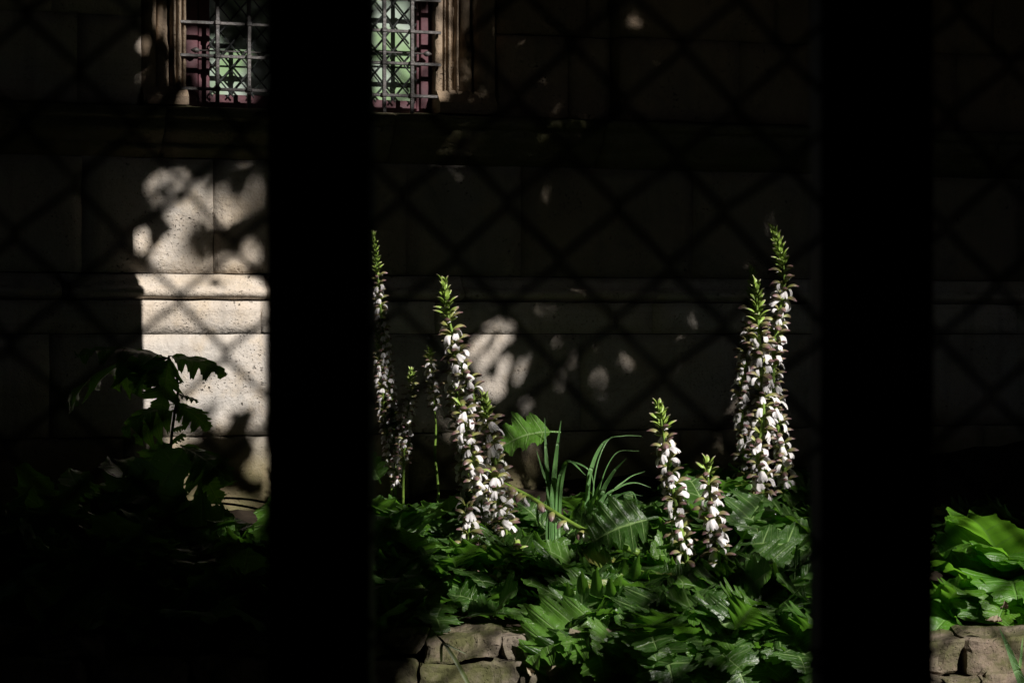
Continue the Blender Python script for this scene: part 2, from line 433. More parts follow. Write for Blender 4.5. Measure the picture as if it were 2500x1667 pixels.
# moulded plinth course (segments of one profile)
def extrude_x(name, prof, xs, mat, gap=0.0025, jit=0.0015, n=14):
    for a, b in zip(xs[:-1], xs[1:]):
        V = []; F = []; m = len(prof)
        for i in range(n + 1):
            x = a + gap + (b - a - 2 * gap) * i / n
            for (y, z) in prof: V.append((x, y + random.uniform(-jit, jit), z + random.uniform(-jit, jit)))
        for i in range(n):
            for k in range(m - 1):
                q = i * m + k; F.append((q, q + m, q + m + 1, q + 1))
        F.append(tuple(range(m))); F.append(tuple(n * m + k for k in range(m - 1, -1, -1)))
        hobj(name, V, F, mat)
h = Zt1 - Zt0
prof = [(WY + 0.12, Zt1), (WY + 0.028, Zt1 - 0.002), (WY + 0.016, Zt1 - 0.16 * h), (WY + 0.004, Zt1 - 0.30 * h), (WY + 0.002, Zt1 - 0.42 * h), (WY - 0.014, Zt1 - 0.50 * h),
        (WY - 0.026, Zt1 - 0.62 * h), (WY - 0.027, Zt1 - 0.74 * h), (WY - 0.018, Zt1 - 0.86 * h), (WY + 0.006, Zt1 - 0.93 * h), (WY + 0.02, Zt0 + 0.001), (WY + 0.12, Zt0 + 0.001)]
extrude_x('plinth_moulding', prof, [XL, X(150), X(650), X(1130), X(1600), X(2090), XR], M_WALL)
# string course that carries the window sill
zt = Zsill + 0.004; hh = zt - Zc0
prof = [(WY + 0.20, zt + 0.020), (WY + 0.02, zt + 0.010), (WY - 0.075, zt - 0.004), (WY - 0.085, zt - 0.012), (WY - 0.085, zt - 0.035), (WY - 0.072, zt - 0.042),
        (WY - 0.055, zt - 0.047), (WY - 0.06, zt - 0.058), (WY - 0.062, zt - 0.078), (WY - 0.048, zt - 0.095), (WY - 0.022, zt - 0.115), (WY - 0.012, zt - 0.128),
        (WY - 0.012, zt - 0.140), (WY + 0.008, zt - 0.150), (WY + 0.03, Zc0), (WY + 0.2, Zc0)]
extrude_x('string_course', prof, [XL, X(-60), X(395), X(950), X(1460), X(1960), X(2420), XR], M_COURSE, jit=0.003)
# upper courses beside the window
Zu = Zsill + 0.012
tops = [Zu, Zu + 0.31, Zu + 0.62, Zu + 0.93, Zu + 1.24]
for r in range(4):
    o = 90 * (r % 2)
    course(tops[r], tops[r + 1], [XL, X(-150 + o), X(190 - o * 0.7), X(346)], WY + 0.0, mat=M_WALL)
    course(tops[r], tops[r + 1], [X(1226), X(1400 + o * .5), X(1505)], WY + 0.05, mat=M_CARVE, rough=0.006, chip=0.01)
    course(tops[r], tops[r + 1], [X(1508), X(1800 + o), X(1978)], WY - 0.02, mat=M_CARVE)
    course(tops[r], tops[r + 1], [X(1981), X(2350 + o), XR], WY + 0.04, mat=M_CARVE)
# wall core behind the facing, with the window opening left free
wx0, wx1 = X(457), X(1066)
for nm, b in (('wall_core', (XL - 3, XR + 4, WY + 0.12, WY + 0.5, 0, Zsill - 0.02)),
              ('wall_core', (XL - 3, wx0 - 0.002, WY + 0.12, WY + 0.5, Zsill - 0.02, 7.8)),
              ('wall_core', (wx1 + 0.002, XR + 4, WY + 0.12, WY + 0.5, Zsill - 0.02, 7.8)),
              ('wall_core', (wx0 - 0.002, wx1 + 0.002, WY + 0.12, WY + 0.5, Zu + 1.26, 7.8)),
              ('upper_wall', (XL - 3, XR + 4, WY - 0.01, WY + 0.115, Zu + 1.245, 7.8)),
              ('mortar_bed', (XL, X(340), WY + 0.055, WY + 0.115, 0.25, Zu + 1.24)),
              ('mortar_bed', (X(340), X(1215), WY + 0.055, WY + 0.115, 0.25, Zsill - 0.03)),
              ('mortar_bed', (X(1215), XR, WY + 0.075, WY + 0.115, 0.25, Zu + 1.24))):
    Vb, Fb = boxdata(*b); hobj(nm, Vb, Fb, M_MORTAR, smooth=False)

# moulded jambs: a plan profile drawn in (photo column, depth) and drawn up the wall
def roll(p0, p1, y, h, n=6): return [(p0 + (p1 - p0) * k / n, y - h * math.sin(math.pi * k / n)) for k in range(n + 1)]
def jamb(name, prof, z0, z1, zs=10, mat=M_CARVE, j=0.0012):
    m = len(prof); V = []; F = []
    for i in range(zs + 1):
        z = z0 + (z1 - z0) * i / zs
        for (px, y) in prof: V.append((X(px, WY) + random.uniform(-j, j), y + random.uniform(-j, j), z))
    for i in range(zs):
        for k in range(m - 1):
            q = i * m + k; F.append((q, q + 1, q + m + 1, q + m))
    return hobj(name, V, F, mat, smooth=True)
right = [(1066, WY + 0.18), (1066.2, WY + 0.03), (1068, WY + 0.012), (1083, WY + 0.012), (1084, WY + 0.02)] + roll(1084.5, 1090, WY + 0.014, 0.012) + [(1091, WY + 0.03)] \
    + roll(1091.5, 1101, WY + 0.012, 0.02) + [(1101.5, WY + 0.02)] + roll(1102, 1110, WY + 0.012, -0.010) + [(1110.5, WY + 0.03)] + roll(1111, 1121, WY + 0.012, 0.022) \
    + [(1122, WY + 0.06), (1130, WY + 0.065), (1158, WY + 0.065), (1163, WY + 0.06), (1165, WY + 0.0), (1206, WY - 0.004), (1208, WY + 0.07), (1226, WY + 0.075)]
left = [(346, WY + 0.02), (348, WY - 0.004), (380, WY + 0.0), (382, WY + 0.06), (388, WY + 0.065), (416, WY + 0.065), (419, WY + 0.06), (421, WY + 0.012)] + roll(421.5, 430, WY + 0.010, 0.018) \
    + [(431, WY + 0.03)] + roll(431.5, 445, WY + 0.012, 0.022) + [(446, WY + 0.026)] + roll(446.5, 456, WY + 0.012, 0.012) + [(457, WY + 0.02), (457.5, WY + 0.04), (457.6, WY + 0.18)]
zbase = wz(1100, 228)
jamb('window_jamb', right, zbase, Zu + 1.24, 40)
jamb('window_jamb', left, wz(440, 215), Zu + 1.24, 40)
# jamb plinths with a sloped weathering
def splay(name, pa, pb, z0, z1, yo, yi):
    xa, xb = X(pa), X(pb); n = 8; V = []; F = []
    for i in range(n + 1):
        x = xa + (xb - xa) * i / n; r = lambda: random.uniform(-.003, .003)
        V += [(x, WY + 0.2, z0), (x, yo + r(), z0), (x, yo + r(), z0 + (z1 - z0) * .45), (x, yi + r(), z1 + r()), (x, WY + 0.2, z1 + 0.01)]
    for i in range(n):
        for k in range(4):
            q = i * 5 + k; F.append((q, q + 5, q + 6, q + 1))
    F.append((4, 3, 2, 1, 0)); F.append(tuple(n * 5 + k for k in range(5)))
    hobj(name, V, F, M_CARVE, smooth=False)
splay('jamb_plinth', 1067, 1206, Zsill + 0.014, zbase + 0.01, WY - 0.035, WY + 0.004)
splay('jamb_plinth', 347, 456.5, Zsill + 0.014, wz(440, 212), WY - 0.03, WY + 0.004)
def colonnette(px0, px1, zr):
    xc = (X(px0) + X(px1)) / 2; r = (X(px1) - X(px0)) / 2
    prof = [(zr + 1.4, r), (zr + 0.09, r), (zr + 0.075, r * 1.12), (zr + 0.05, r * 1.05), (zr + 0.02, r * 1.25), (zr + 0.008, r * 1.48), (zr - 0.006, r * 1.48), (zr - 0.012, r * 1.3), (zr - 0.02, r * 1.42), (zbase - 0.02, r * 1.46)]
    V = []; F = []; n = 20
    for (z, q) in prof:
        for k in range(n):
            a = 2 * math.pi * k / n; V.append((xc + q * math.cos(a), WY + 0.045 + q * math.sin(a), z))
    for i in range(len(prof) - 1):
        for k in range(n):
            k2 = (k + 1) % n; F.append((i * n + k, (i + 1) * n + k, (i + 1) * n + k2, i * n + k2))
    hobj('colonnette', V, F, M_CARVE)
colonnette(1132, 1156, wz(1144, 133)); colonnette(389, 414, wz(400, 120))
# stone mullion between the two lights
mp = [(716, WY + 0.18), (722, WY + 0.10)] + roll(726, 745, WY + 0.06, 0.03) + roll(750, 800, WY + 0.04, 0.05) + roll(805, 824, WY + 0.06, 0.03) + [(828, WY + 0.10), (834, WY + 0.18)]
jamb('mullion', mp, Zsill + 0.01, Zu + 1.24, 12)

# windows, one in each light
YG, YF, YB, YN = WY + 0.088, WY + 0.058, WY - 0.012, WY + 0.046   # glass, frame face, bars, diamond guard
def wbox(parent, name, px0, px1, z0, z1, y0, y1, m, b=0.002):
    V, F = bevbox(X(px0, y0), X(px1, y0), y0, y1, z0, z1, b)
    V = [Vector(v) - HL for v in V]; return obj(name, mesh(name, V, F, m, smooth=False), parent)
ZB = wz(980, 276, YF)                      # foot of the wooden frame
ZT = Zu + 1.2
def window(pl, pr, gl, gr, vbars, label_bits):
    V, F = boxdata(X(gl, YG), X(gr, YG), YG, YG + 0.008, ZB + 0.02, ZT)
    win = hobj('window', V, F, M_GLASS, smooth=False); win['label'] = label_bits
    wbox(win, 'frame_stile', pl, pl + (gl - pl) * 0.52, ZB, ZT, YF, YG + 0.05, M_RED)
    wbox(win, 'frame_stile', pl + (gl - pl) * 0.54, gl, ZB + .001, ZT, YF + 0.004, YG + 0.05, M_RED)
    wbox(win, 'frame_stile', gr, gr + (pr - gr) * 0.28, ZB, ZT, YF + 0.012, YG + 0.05, M_RED)
    wbox(win, 'frame_stile', gr + (pr - gr) * 0.30, pr, ZB, ZT, YF, YG + 0.05, M_RED)
    wbox(win, 'bottom_rail', gl, gr, ZB, ZB + 0.045, YF + 0.002, YG + 0.05, M_RED)
    # diamond guard of thin metal strips
    xa, xb = X(gl, YN) + 0.0, X(gr, YN); za, zb_ = ZB + 0.035, ZT - 0.05
    dx, dz = 51 * 0.00147, 59 * 0.00147
    sl = dz / dx
    def strip(c, s):
        pts = []
        for k in range(0, 200):
            x = xa + (xb - xa) * k / 199; z = c + s * sl * (x - xa)
            if za <= z <= zb_: pts.append((x, z))
        if len(pts) < 6: return
        (x0, z0), (x1, z1) = pts[0], pts[-1]
        V, F = tube([Vector((x0, YN + (0.002 if s > 0 else -0.002), z0)) - HL, Vector((x1, YN + (0.002 if s > 0 else -0.002), z1)) - HL], 0.0032, 4)
        obj('guard_strip', mesh('guard_strip', V, F, M_LEAD, smooth=False), win)
    c = za - 30 * dz
    off = 0.013
    for k in range(60):
        strip(za + off + (k - 20) * dz, 1); strip(za + off + k * dz, -1)
    # iron bars
    for bx in vbars:
        xc = X(bx, YB)
        V, F = bevbox(xc - 0.0065, xc + 0.0065, YB - 0.012, YB + 0.001, Zsill + 0.01, ZT, 0.0015)
        obj('upright_bar', mesh('upright_bar', [Vector(v) - HL for v in V], F, M_IRON, smooth=False), win)
    for k in range(-1, 7):
        z = zbar0 + k * 0.1165
        if z < ZB: continue
        x0, x1 = X(pl - 12, YB), X(pr + 26, YB)
        V, F = bevbox(x0, x1, YB + 0.0015, YB + 0.0145, z - 0.0055, z + 0.0055, 0.0015)
        b = obj('cross_bar', mesh('cross_bar', [Vector(v) - HL for v in V], F, M_IRON, smooth=False), win)
        for bx in vbars:
            xc = X(bx, YB)
            V, F = bevbox(xc - 0.010, xc + 0.010, YB - 0.015, YB + 0.017, z - 0.0085, z + 0.0085, 0.003)
            obj('collar', mesh('collar', [Vector(v) - HL for v in V], F, M_IRON, smooth=False), win)
    # latch rod with leaf-shaped ends
    zl = wz((gl + gr) / 2, 128, YN - 0.02)
    xa2, xb2 = X(pl + (gl - pl) * 0.6, YN - .02), X(gr + (pr - gr) * 0.45, YN - .02)
    V, F = tube([Vector((xa2, YN - 0.02, zl)) - HL, Vector((xb2, YN - 0.02, zl)) - HL], 0.003, 6)
    for xe, s in ((xa2, -1), (xb2, 1)):
        prof = [(0, .002), (.008, .009), (.016, .011), (.026, .006), (.034, .0008)]
        ring = []
        for (q, r) in prof: ring.append((Vector((xe + s * q, YN - .02, zl)) - HL, r))
        tube([a for a, _ in ring], [r for _, r in ring], 6, True, V, F)
    obj('latch_rod', mesh('latch_rod', V, F, M_IRON), win)
    return win
zbar0 = wz(560, 219, YB)
window(452, 712, 512, 690, [530, 607, 683], 'left light with dark red frame and green glass')
window(838, 1052, 862, 1017, [869, 937, 1005], 'right light with green glass lit by the sun')

# ================================================================== pillars and chain-link before the lens
def pillar(px0, px1, d, label):
    x0, x1 = (px0 - 1250) / FPX * d, (px1 - 1250) / FPX * d
    c = cw((x0 + x1) / 2, d + 0.04, 0.052)
    w2 = (x1 - x0) / 2
    V, F = bevbox(-w2, w2, -0.04, 0.04, 0, 2.7, 0.004)
    V2, F2 = bevbox(-w2 - .02, w2 + .02, -0.06, 0.06, 0, 0.10, 0.006)
    n = len(V); V = list(V) + list(V2); F = list(F) + [[i + n for i in f] for f in F2]
    o = obj('dark_post', mesh('dark_post', V, F, M_BLACKPAINT, smooth=False))
    o.location = c; o.rotation_euler = (0, 0, -YAW)
    tag(o, label, 'post', 'dark posts in front of the garden')
pillar(652, 903, 1.95, 'thick black post in front of the grilled window')
pillar(2005, 2281, 1.95, 'thick black post right of the tallest flower spikes')

DM = 1.52
fence = thing('chain_link_fence', 'blurred dark diamond wire mesh between viewer and garden', 'fence', cw(0, DM, 0.052))
cell = 266 / FPX * DM
tilt = math.radians(3.0)
node = ((436 - 1250) / FPX * DM, 1.5 + (HOR - 723) / FPX * DM)
ct, st_ = math.cos(tilt), math.sin(tilt)
ncol, nrow = 22, 12
for i in range(-ncol + 6, ncol + 8):
    pts = []
    for j in range(-2 * nrow, 2 * nrow + 1):
        a = (i + (0.46 if j % 2 else -0.02)) * cell / 1.0
        a = i * cell * 0.5 + (0.53 if (j + i) % 2 else -0.03) * cell
        b = j * cell * 0.5
        x = node[0] + a * ct + b * st_; z = node[1] - a * st_ * 1.0 + b * ct
        bulge = 0.0022 * (1 if (j + i) % 2 else -1)
        for dd, off in ((0, 0),):
            jr_ = random.Random(int(round((a / cell) * 2)) * 1009 + j)
            pts.append(Vector((x + jr_.gauss(0, .0011), bulge, z + jr_.gauss(0, .0011))))
    # soften the corner where neighbouring wires hook round each other
    P = []
    for k in range(len(pts)):
        if 0 < k < len(pts) - 1:
            P.append(pts[k].lerp(pts[k - 1], 0.09)); P.append(pts[k].lerp(pts[k + 1], 0.09))
        else: P.append(pts[k])
    V, F = tube([cw(q.x, DM + q.y, q.z) - Vector(fence.location) for q in P], 0.0021, 5)
    obj('wire', mesh('wire', V, F, M_WIRE), fence)

# ================================================================== where the sun gets through the added leaves (photo pixels)
GS = 5
HG, WG = 420, 640                       # raster with a margin round the frame
OX, OY = -350, -215
yy, xx = np.mgrid[0:HG, 0:WG]; PX = xx * GS + OX; PY = yy * GS + OY
def smooth_noise(scale, seed):
    r = np.random.default_rng(seed); gh, gw = int(HG * GS / scale) + 3, int(WG * GS / scale) + 3
    g = r.random((gh, gw)); fy, fx = yy * GS / scale, xx * GS / scale
    iy, ix = fy.astype(int), fx.astype(int); ty, tx = fy - iy, fx - ix
    ty = ty * ty * (3 - 2 * ty); tx = tx * tx * (3 - 2 * tx)
    return (g[iy, ix] * (1 - tx) + g[iy, ix + 1] * tx) * (1 - ty) + (g[iy + 1, ix] * (1 - tx) + g[iy + 1, ix + 1] * tx) * ty
NZ = 0.65 * smooth_noise(70, 3) + 0.35 * smooth_noise(28, 4)
NZ = (np.argsort(np.argsort(NZ.ravel())).reshape(NZ.shape)) / NZ.size     # flat histogram
NZ2 = smooth_noise(26, 9); NZ2 = (np.argsort(np.argsort(NZ2.ravel())).reshape(NZ2.shape)) / NZ2.size
def ell(M, cx, cy, rx, ry, rot=0.0, v=1.0):
    a = math.radians(rot); c, s = math.cos(a), math.sin(a)
    u = ((PX - cx) * c + (PY - cy) * s) / rx; q = (-(PX - cx) * s + (PY - cy) * c) / ry
    M[(u * u + q * q) < 1] = v
def poly(M, pts, v=1.0):
    ins = np.zeros(M.shape, bool); n = len(pts)
    for i in range(n):
        (x1, y1), (x2, y2) = pts[i], pts[(i + 1) % n]
        if y1 == y2: continue
        c = ((y1 > PY) != (y2 > PY)) & (PX < (x2 - x1) * (PY - y1) / (y2 - y1) + x1)
        ins ^= c
    M[ins] = v
def rect(M, x0, y0, x1, y1, v=1.0): M[(PX >= x0) & (PX <= x1) & (PY >= y0) & (PY <= y1)] = v

def dil(M, k):                          # grow a raster by k cells
    M = M.copy()
    for _ in range(k):
        N = M.copy(); N[1:] = np.maximum(N[1:], M[:-1]); N[:-1] = np.maximum(N[:-1], M[1:]); N[:, 1:] = np.maximum(N[:, 1:], M[:, :-1]); N[:, :-1] = np.maximum(N[:, :-1], M[:, 1:]); M = N
    return M
mw = np.zeros((HG, WG))                 # on the wall
def sp(pts): return [(340 + x / 3.016, 380 + y / 3.016) for x, y in pts]
rect(mw, 290, 668, 640, 1010)
poly(mw, sp([(430, 200), (520, 100), (600, 130), (620, 200), (720, 170), (800, 110), (770, 50), (700, 20), (850, -20), (915, 60), (925, 300), (870, 400), (780, 380), (680, 450), (560, 430), (430, 310)]))
poly(mw, sp([(140, 680), (200, 600), (330, 470), (400, 430), (480, 450), (500, 540), (570, 640), (560, 740), (520, 820), (480, 880), (20, 900), (20, 850), (170, 860)]))
ell(mw, 404, 446, 32, 36); ell(mw, 443, 424, 24, 24)
ell(mw, 357, 573, 12, 24); ell(mw, 455, 505, 34, 24, 0, 1)
ell(mw, 570, 640, 40, 28); ell(mw, 625, 600, 18, 32)
ell(mw, 528, 690, 24, 16, 0, 0); ell(mw, 632, 645, 20, 26, 0, 0)
mw = np.where(PY < 660, dil(mw, 1), mw); ell(mw, 528, 690, 20, 12, 0, 0)
poly(mw, [(420, 1005), (470, 985), (520, 1000), (560, 965), (600, 1000), (640, 985), (640, 1240), (380, 1240)], 1)
ell(mw, 500, 1010, 50, 14, -32, 0); ell(mw, 580, 1030, 36, 24, 20, 0); ell(mw, 545, 1085, 70, 30, 10, 0); ell(mw, 560, 1180, 45, 40, 0, 0); ell(mw, 470, 1100, 40, 30, 0, 0); ell(mw, 470, 1035, 60, 16, 15, 0); ell(mw, 610, 1010, 22, 12, 30, 0); ell(mw, 610, 1200, 60, 30, 0, 0); ell(mw, 525, 1130, 30, 30, 0, 0); ell(mw, 575, 1095, 48, 55, 0, 0)
# round the window
ell(mw, 441, 55, 17, 64); ell(mw, 392, 40, 9, 36); ell(mw, 441, 158, 14, 34); ell(mw, 352, 112, 8, 16); poly(mw, [(420, 275), (466, 200), (472, 275)])
rect(mw, 1080, -200, 1124, 222); ell(mw, 1146, 20, 13, 60); ell(mw, 1142, 165, 17, 32)
ell(mw, 915, 300, 30, 14); ell(mw, 1290, 60, 24, 36); ell(mw, 1275, 282, 44, 10); ell(mw, 1345, 258, 56, 16, -18); ell(mw, 1455, 262, 20, 22); ell(mw, 1540, 75, 20, 26)
ell(mw, 1345, 460, 10, 26, 20); ell(mw, 1620, 505, 10, 22, 15); ell(mw, 1110, 375, 36, 16); ell(mw, 1135, 420, 20, 10)
# right part of the wall
def c4(x, y): return 880 + x * .3508, 500 + y * .3508
def e4(x, y, rx, ry, rot=0, v=1.0): a, b = c4(x, y); ell(mw, a, b, rx * .36, ry * .36, rot, v)
def c3p(pts): return [(1030 + x / 5.226, 660 + y / 5.226) for x, y in pts]
poly(mw, c3p([(640, 900), (720, 840), (850, 810), (840, 880), (780, 980), (700, 1040), (640, 1120), (560, 1160), (520, 1120), (600, 1000)]))
poly(mw, c3p([(930, 860), (1040, 830), (1160, 860), (1130, 960), (1060, 900), (1010, 990), (930, 1060), (880, 1150), (760, 1290), (720, 1350), (650, 1230), (760, 1120), (880, 1040)]))
poly(mw, c3p([(960, 1180), (1070, 1130), (1080, 1260), (1000, 1450), (1020, 1640), (880, 1640), (870, 1480), (960, 1330), (950, 1230)]))
poly(mw, c3p([(720, 1420), (800, 1400), (860, 1500), (900, 1620), (760, 1600)]))
for q_ in ((960, 700, 50, 45), (1100, 750, 50, 40), (840, 750, 60, 40)): a_, b_ = c3p([q_[:2]])[0]; ell(mw, a_, b_, q_[2] / 5.226, q_[3] / 5.226)
e4(1082, 1180, 24, 66, 8); e4(1156, 1110, 18, 46, 8); e4(1240, 745, 44, 36); e4(1370, 755, 90, 40, -18); e4(1475, 630, 60, 55); e4(1330, 600, 16, 18); e4(1390, 542, 10, 18)
e4(490, 1480, 95, 110); e4(640, 1560, 60, 60); e4(1010, 640, 24, 20); e4(1130, 1420, 40, 40); e4(1225, 1400, 14, 36); e4(1470, 1090, 36, 50); e4(1380, 1240, 30, 70, 8)
ell(mw, 1880, 556, 20, 46, 6); ell(mw, 1835, 650, 14, 36, 25); ell(mw, 1670, 792, 34, 22); ell(mw, 1666, 830, 20, 14); ell(mw, 1793, 1030, 34, 60, 15); ell(mw, 1770, 1085, 34, 36); ell(mw, 1530, 880, 22, 30); ell(mw, 1300, 1110, 26, 56)

mg = np.zeros((HG, WG))                 # on the window glass and frames
rect(mg, 508, 145, 604, 256); rect(mg, 456, 100, 510, 135); rect(mg, 456, 146, 510, 176); rect(mg, 478, 186, 510, 215); ell(mg, 560, 122, 60, 12)
rect(mg, 880, 50, 1046, 290); ell(mg, 925, 8, 40, 16); ell(mg, 990, 16, 18, 12)
ell(mg, 985, 215, 14, 8, 0, 0)
ell(mw, 520, 54, 70, 7); ell(mw, 550, 133, 100, 8)

ms = np.zeros((HG, WG))                 # on the flower spikes
poly(ms, [(1045, 665), (1120, 665), (1150, 850), (1185, 960), (1220, 960), (1265, 1110), (1270, 1190), (1180, 1180), (1120, 1050), (1050, 960), (1030, 760)])
ell(ms, 1080, 1020, 40, 34, 0, 0); ell(ms, 1085, 900, 16, 20, 0, 0); ell(ms, 1130, 1130, 30, 24, 0, 0)
poly(ms, [(1570, 970), (1650, 970), (1700, 1120), (1790, 1110), (1800, 1340), (1640, 1390), (1590, 1250)])
ell(ms, 1740, 1285, 26, 14, 0, 0)
poly(ms, [(1865, 535), (1950, 535), (1965, 760), (1935, 1130), (1900, 1230), (1820, 1200), (1800, 900), (1790, 700), (1850, 690)])
ell(ms, 1805, 940, 20, 50, 0, 0)

ma = np.zeros((HG, WG))                 # on the thin spike set back beside the left post
poly(ma, [(885, 545), (940, 545), (958, 720), (930, 760), (885, 735)])
mf = np.zeros((HG, WG))                 # on the leaves and the border stones
D = np.zeros((HG, WG))
poly(D, [(860, 1090), (1000, 1090), (1060, 1250), (1020, 1420), (860, 1420)], 0.55)
poly(D, [(1000, 1180), (1240, 1160), (1290, 1380), (1200, 1430), (1040, 1420)], 0.32)
poly(D, [(1250, 1040), (1560, 1040), (1560, 1250), (1290, 1260)], 0.8)
poly(D, [(1270, 1250), (1560, 1230), (1700, 1120), (2010, 1040), (2120, 1720), (1300, 1720), (1150, 1480)], 0.56)
poly(D, [(1080, 1500), (1330, 1500), (1350, 1720), (1050, 1720)], 0.88)
poly(D, [(2180, 1200), (2700, 1180), (2700, 1720), (2180, 1720)], 0.86)
poly(D, [(560, 1195), (660, 1195), (660, 1270), (560, 1260)], 0.5)
ell(D, 1780, 1420, 70, 26, 10, 0.1); ell(D, 1440, 1640, 60, 40, 0, 0.2); ell(D, 1980, 1560, 60, 60, 0, 0.3); ell(D, 1180, 1455, 110, 26, 0, 0.1)
mf[NZ < D] = 1

S3 = np.array([0.38, -1.0, 0.75]); C3 = np.array(CAM); F3 = np.array(FW); R3 = np.array(RT)
def lookup(M, P):                      # P (n,3): is the point in a sunlit area of raster M?
    q = P - C3; d = q @ F3
    px = 1250 + FPX * (q @ R3) / d; py = HOR - FPX * q[:, 2] / d
    ix = ((px - OX) / GS).round().astype(int); iy = ((py - OY) / GS).round().astype(int)
    ok = (ix >= 0) & (ix < WG) & (iy >= 0) & (iy < HG) & (d > 0.5)
    r = np.zeros(len(P), bool); r[ok] = M[iy[ok], ix[ok]] > 0.5
    return r
def onplane(P, nrm, dist):             # follow the sunlight down to the plane nrm.x = dist
    tt = (dist - P @ nrm) / (-(S3 @ nrm)); return P - S3 * tt[:, None], tt
YS = np.array([0, 1.0, 0])
def sunlit(P):                         # True where a leaf at P would shade something the sun reaches
    r = np.zeros(len(P), bool)
    for M, nrm, dist in ((mw, YS, WY), (mg, YS, YG - 0.02), (ms, F3, 8.15), (ms, F3, 7.9), (ms, F3, 7.7), (ma, F3, 8.5)):
        Q, tt = onplane(P, nrm, dist + (C3 @ nrm if nrm is F3 else 0)); r |= lookup(M, Q) & (tt > 0)
    # leaves: the plane z = 1.13 + 0.54 (depth - 8)
    nrm = np.array([0, 0, 1.0]) - 0.54 * F3; dist = 1.13 - 0.54 * (8.0 + F3 @ C3)
    Q, tt = onplane(P, nrm, dist + 0.0); r |= lookup(mf, Q) & (tt > 0)
    return r

# ================================================================== unseen trees added to shade the garden
def tree(label, base, top, r0, limbs, group=None):
    T = thing('added_shade_tree', label, 'tree', base, group)
    B = Vector(base); pts = smoothpath([B, B.lerp(Vector(top), .5) + Vector((0.0, 0, 0)), Vector(top)], 6)
    V, F = tube([p - B for p in pts], [r0 * (1.12 - 0.28 * i / (len(pts) - 1)) for i in range(len(pts))], 14)
    for tip, k in limbs:
        s = pts[k]; m = s.lerp(Vector(tip), .5) + Vector((0, 0, .25))
        pp = smoothpath([s, m, tip], 5); tube([p - B for p in pp], [r0 * .55 * (1 - .75 * i / (len(pp) - 1)) for i in range(len(pp))], 7, True, V, F)
    obj('trunk', mesh('trunk', V, F, M_BARK), T)
    return T
tA_edge = XA(345, WY)                    # wall edge of the shadow the added trunk is placed to cast
ta = 1.10; rA = 0.095
bx_ = tA_edge + 0.38 * ta - rA * 1.06
treeA = tree('unseen slender trunk added behind the left post to cast a shadow edge', (bx_ + 0.030, WY - ta, 0.6), (bx_ - 0.034, WY - ta, 4.3), rA,
             [((bx_ + 1.6, WY - 1.6, 4.9), 9), ((bx_ - 1.3, WY - 1.5, 4.8), 9), ((bx_ + .2, WY - 2.8, 5.2), 10)])
treeB = tree('unseen tree added to shade the garden from its right end', (7.2, 4.2, 0), (7.0, 4.3, 4.2), 0.16,
             [((4.6, 4.4, 5.0), 8), ((8.9, 3.4, 5.1), 8), ((6.2, 6.4, 5.2), 9)])
treeC = tree('unseen tree added to shade the garden from its left end', (-1.3, 4.9, 0), (-1.1, 4.7, 4.2), 0.15,
             [((1.3, 4.2, 5.0), 8), ((-2.3, 3.2, 5.1), 8), ((-.6, 6.9, 5.2), 9)])
def shade_leaves(n, x0, x1, y0, y1, z0, z1, smin, smax, seed, keep=None):  # added leaves, dropped wherever they would cover a wanted sun patch
    r = np.random.default_rng(seed)
    P = np.stack([r.uniform(x0, x1, n), r.uniform(y0, y1, n), r.uniform(z0, z1, n)], 1)
    nrm = r.normal(size=(n, 3)); nrm[:, 2] = np.abs(nrm[:, 2]) + 0.4
    nrm += 0.5 * S3; nrm /= np.linalg.norm(nrm, axis=1)[:, None]
    a = np.cross(nrm, r.normal(size=(n, 3))); a /= np.linalg.norm(a, axis=1)[:, None]
    b = np.cross(nrm, a); s = r.uniform(smin, smax, n)[:, None]
    out = [P - a * s, P - a * s * .35 + b * s * .55, P + a * s * .35 + b * s * .5, P + a * s * 1.1, P + a * s * .35 - b * s * .5, P - a * s * .35 - b * s * .55]
    bad = sunlit(P)
    for v in out: bad |= sunlit(v)
    for k in range(6): bad |= sunlit((out[k] + out[(k + 1) % 6]) * 0.5)
    g = ~bad
    return np.stack(out, 1)[g], P[g]
VEIL = 60000
small = (mw, mg, ms, mf, ma)
mw, mg, ms, mf, ma = [dil(m_, 8) for m_ in small]
Q1, C1 = shade_leaves(30000, -3.1, 11.4, 0.6, 8.5, 3.2, 6.4, 0.10, 0.15, 21)
mw, mg, ms, mf, ma = [dil(m_, 9) for m_ in small]
Q3, C3_ = shade_leaves(15000, -4.0, 14.0, -6.0, 8.5, 6.4, 11.5, 0.20, 0.32, 23)
mw, mg, ms, mf, ma = small
Q2, C2 = shade_leaves(110000, 0.8, 9.0, -0.6, 7.2, 4.3, 6.3, 0.03, 0.06, 22)
mw, mg, ms, mf, ma = [dil(m_, 42) for m_ in small]
near = sunlit(C2); Q2, C2 = Q2[near], C2[near]
mw, mg, ms, mf, ma = small
zz = np.zeros((HG, WG))
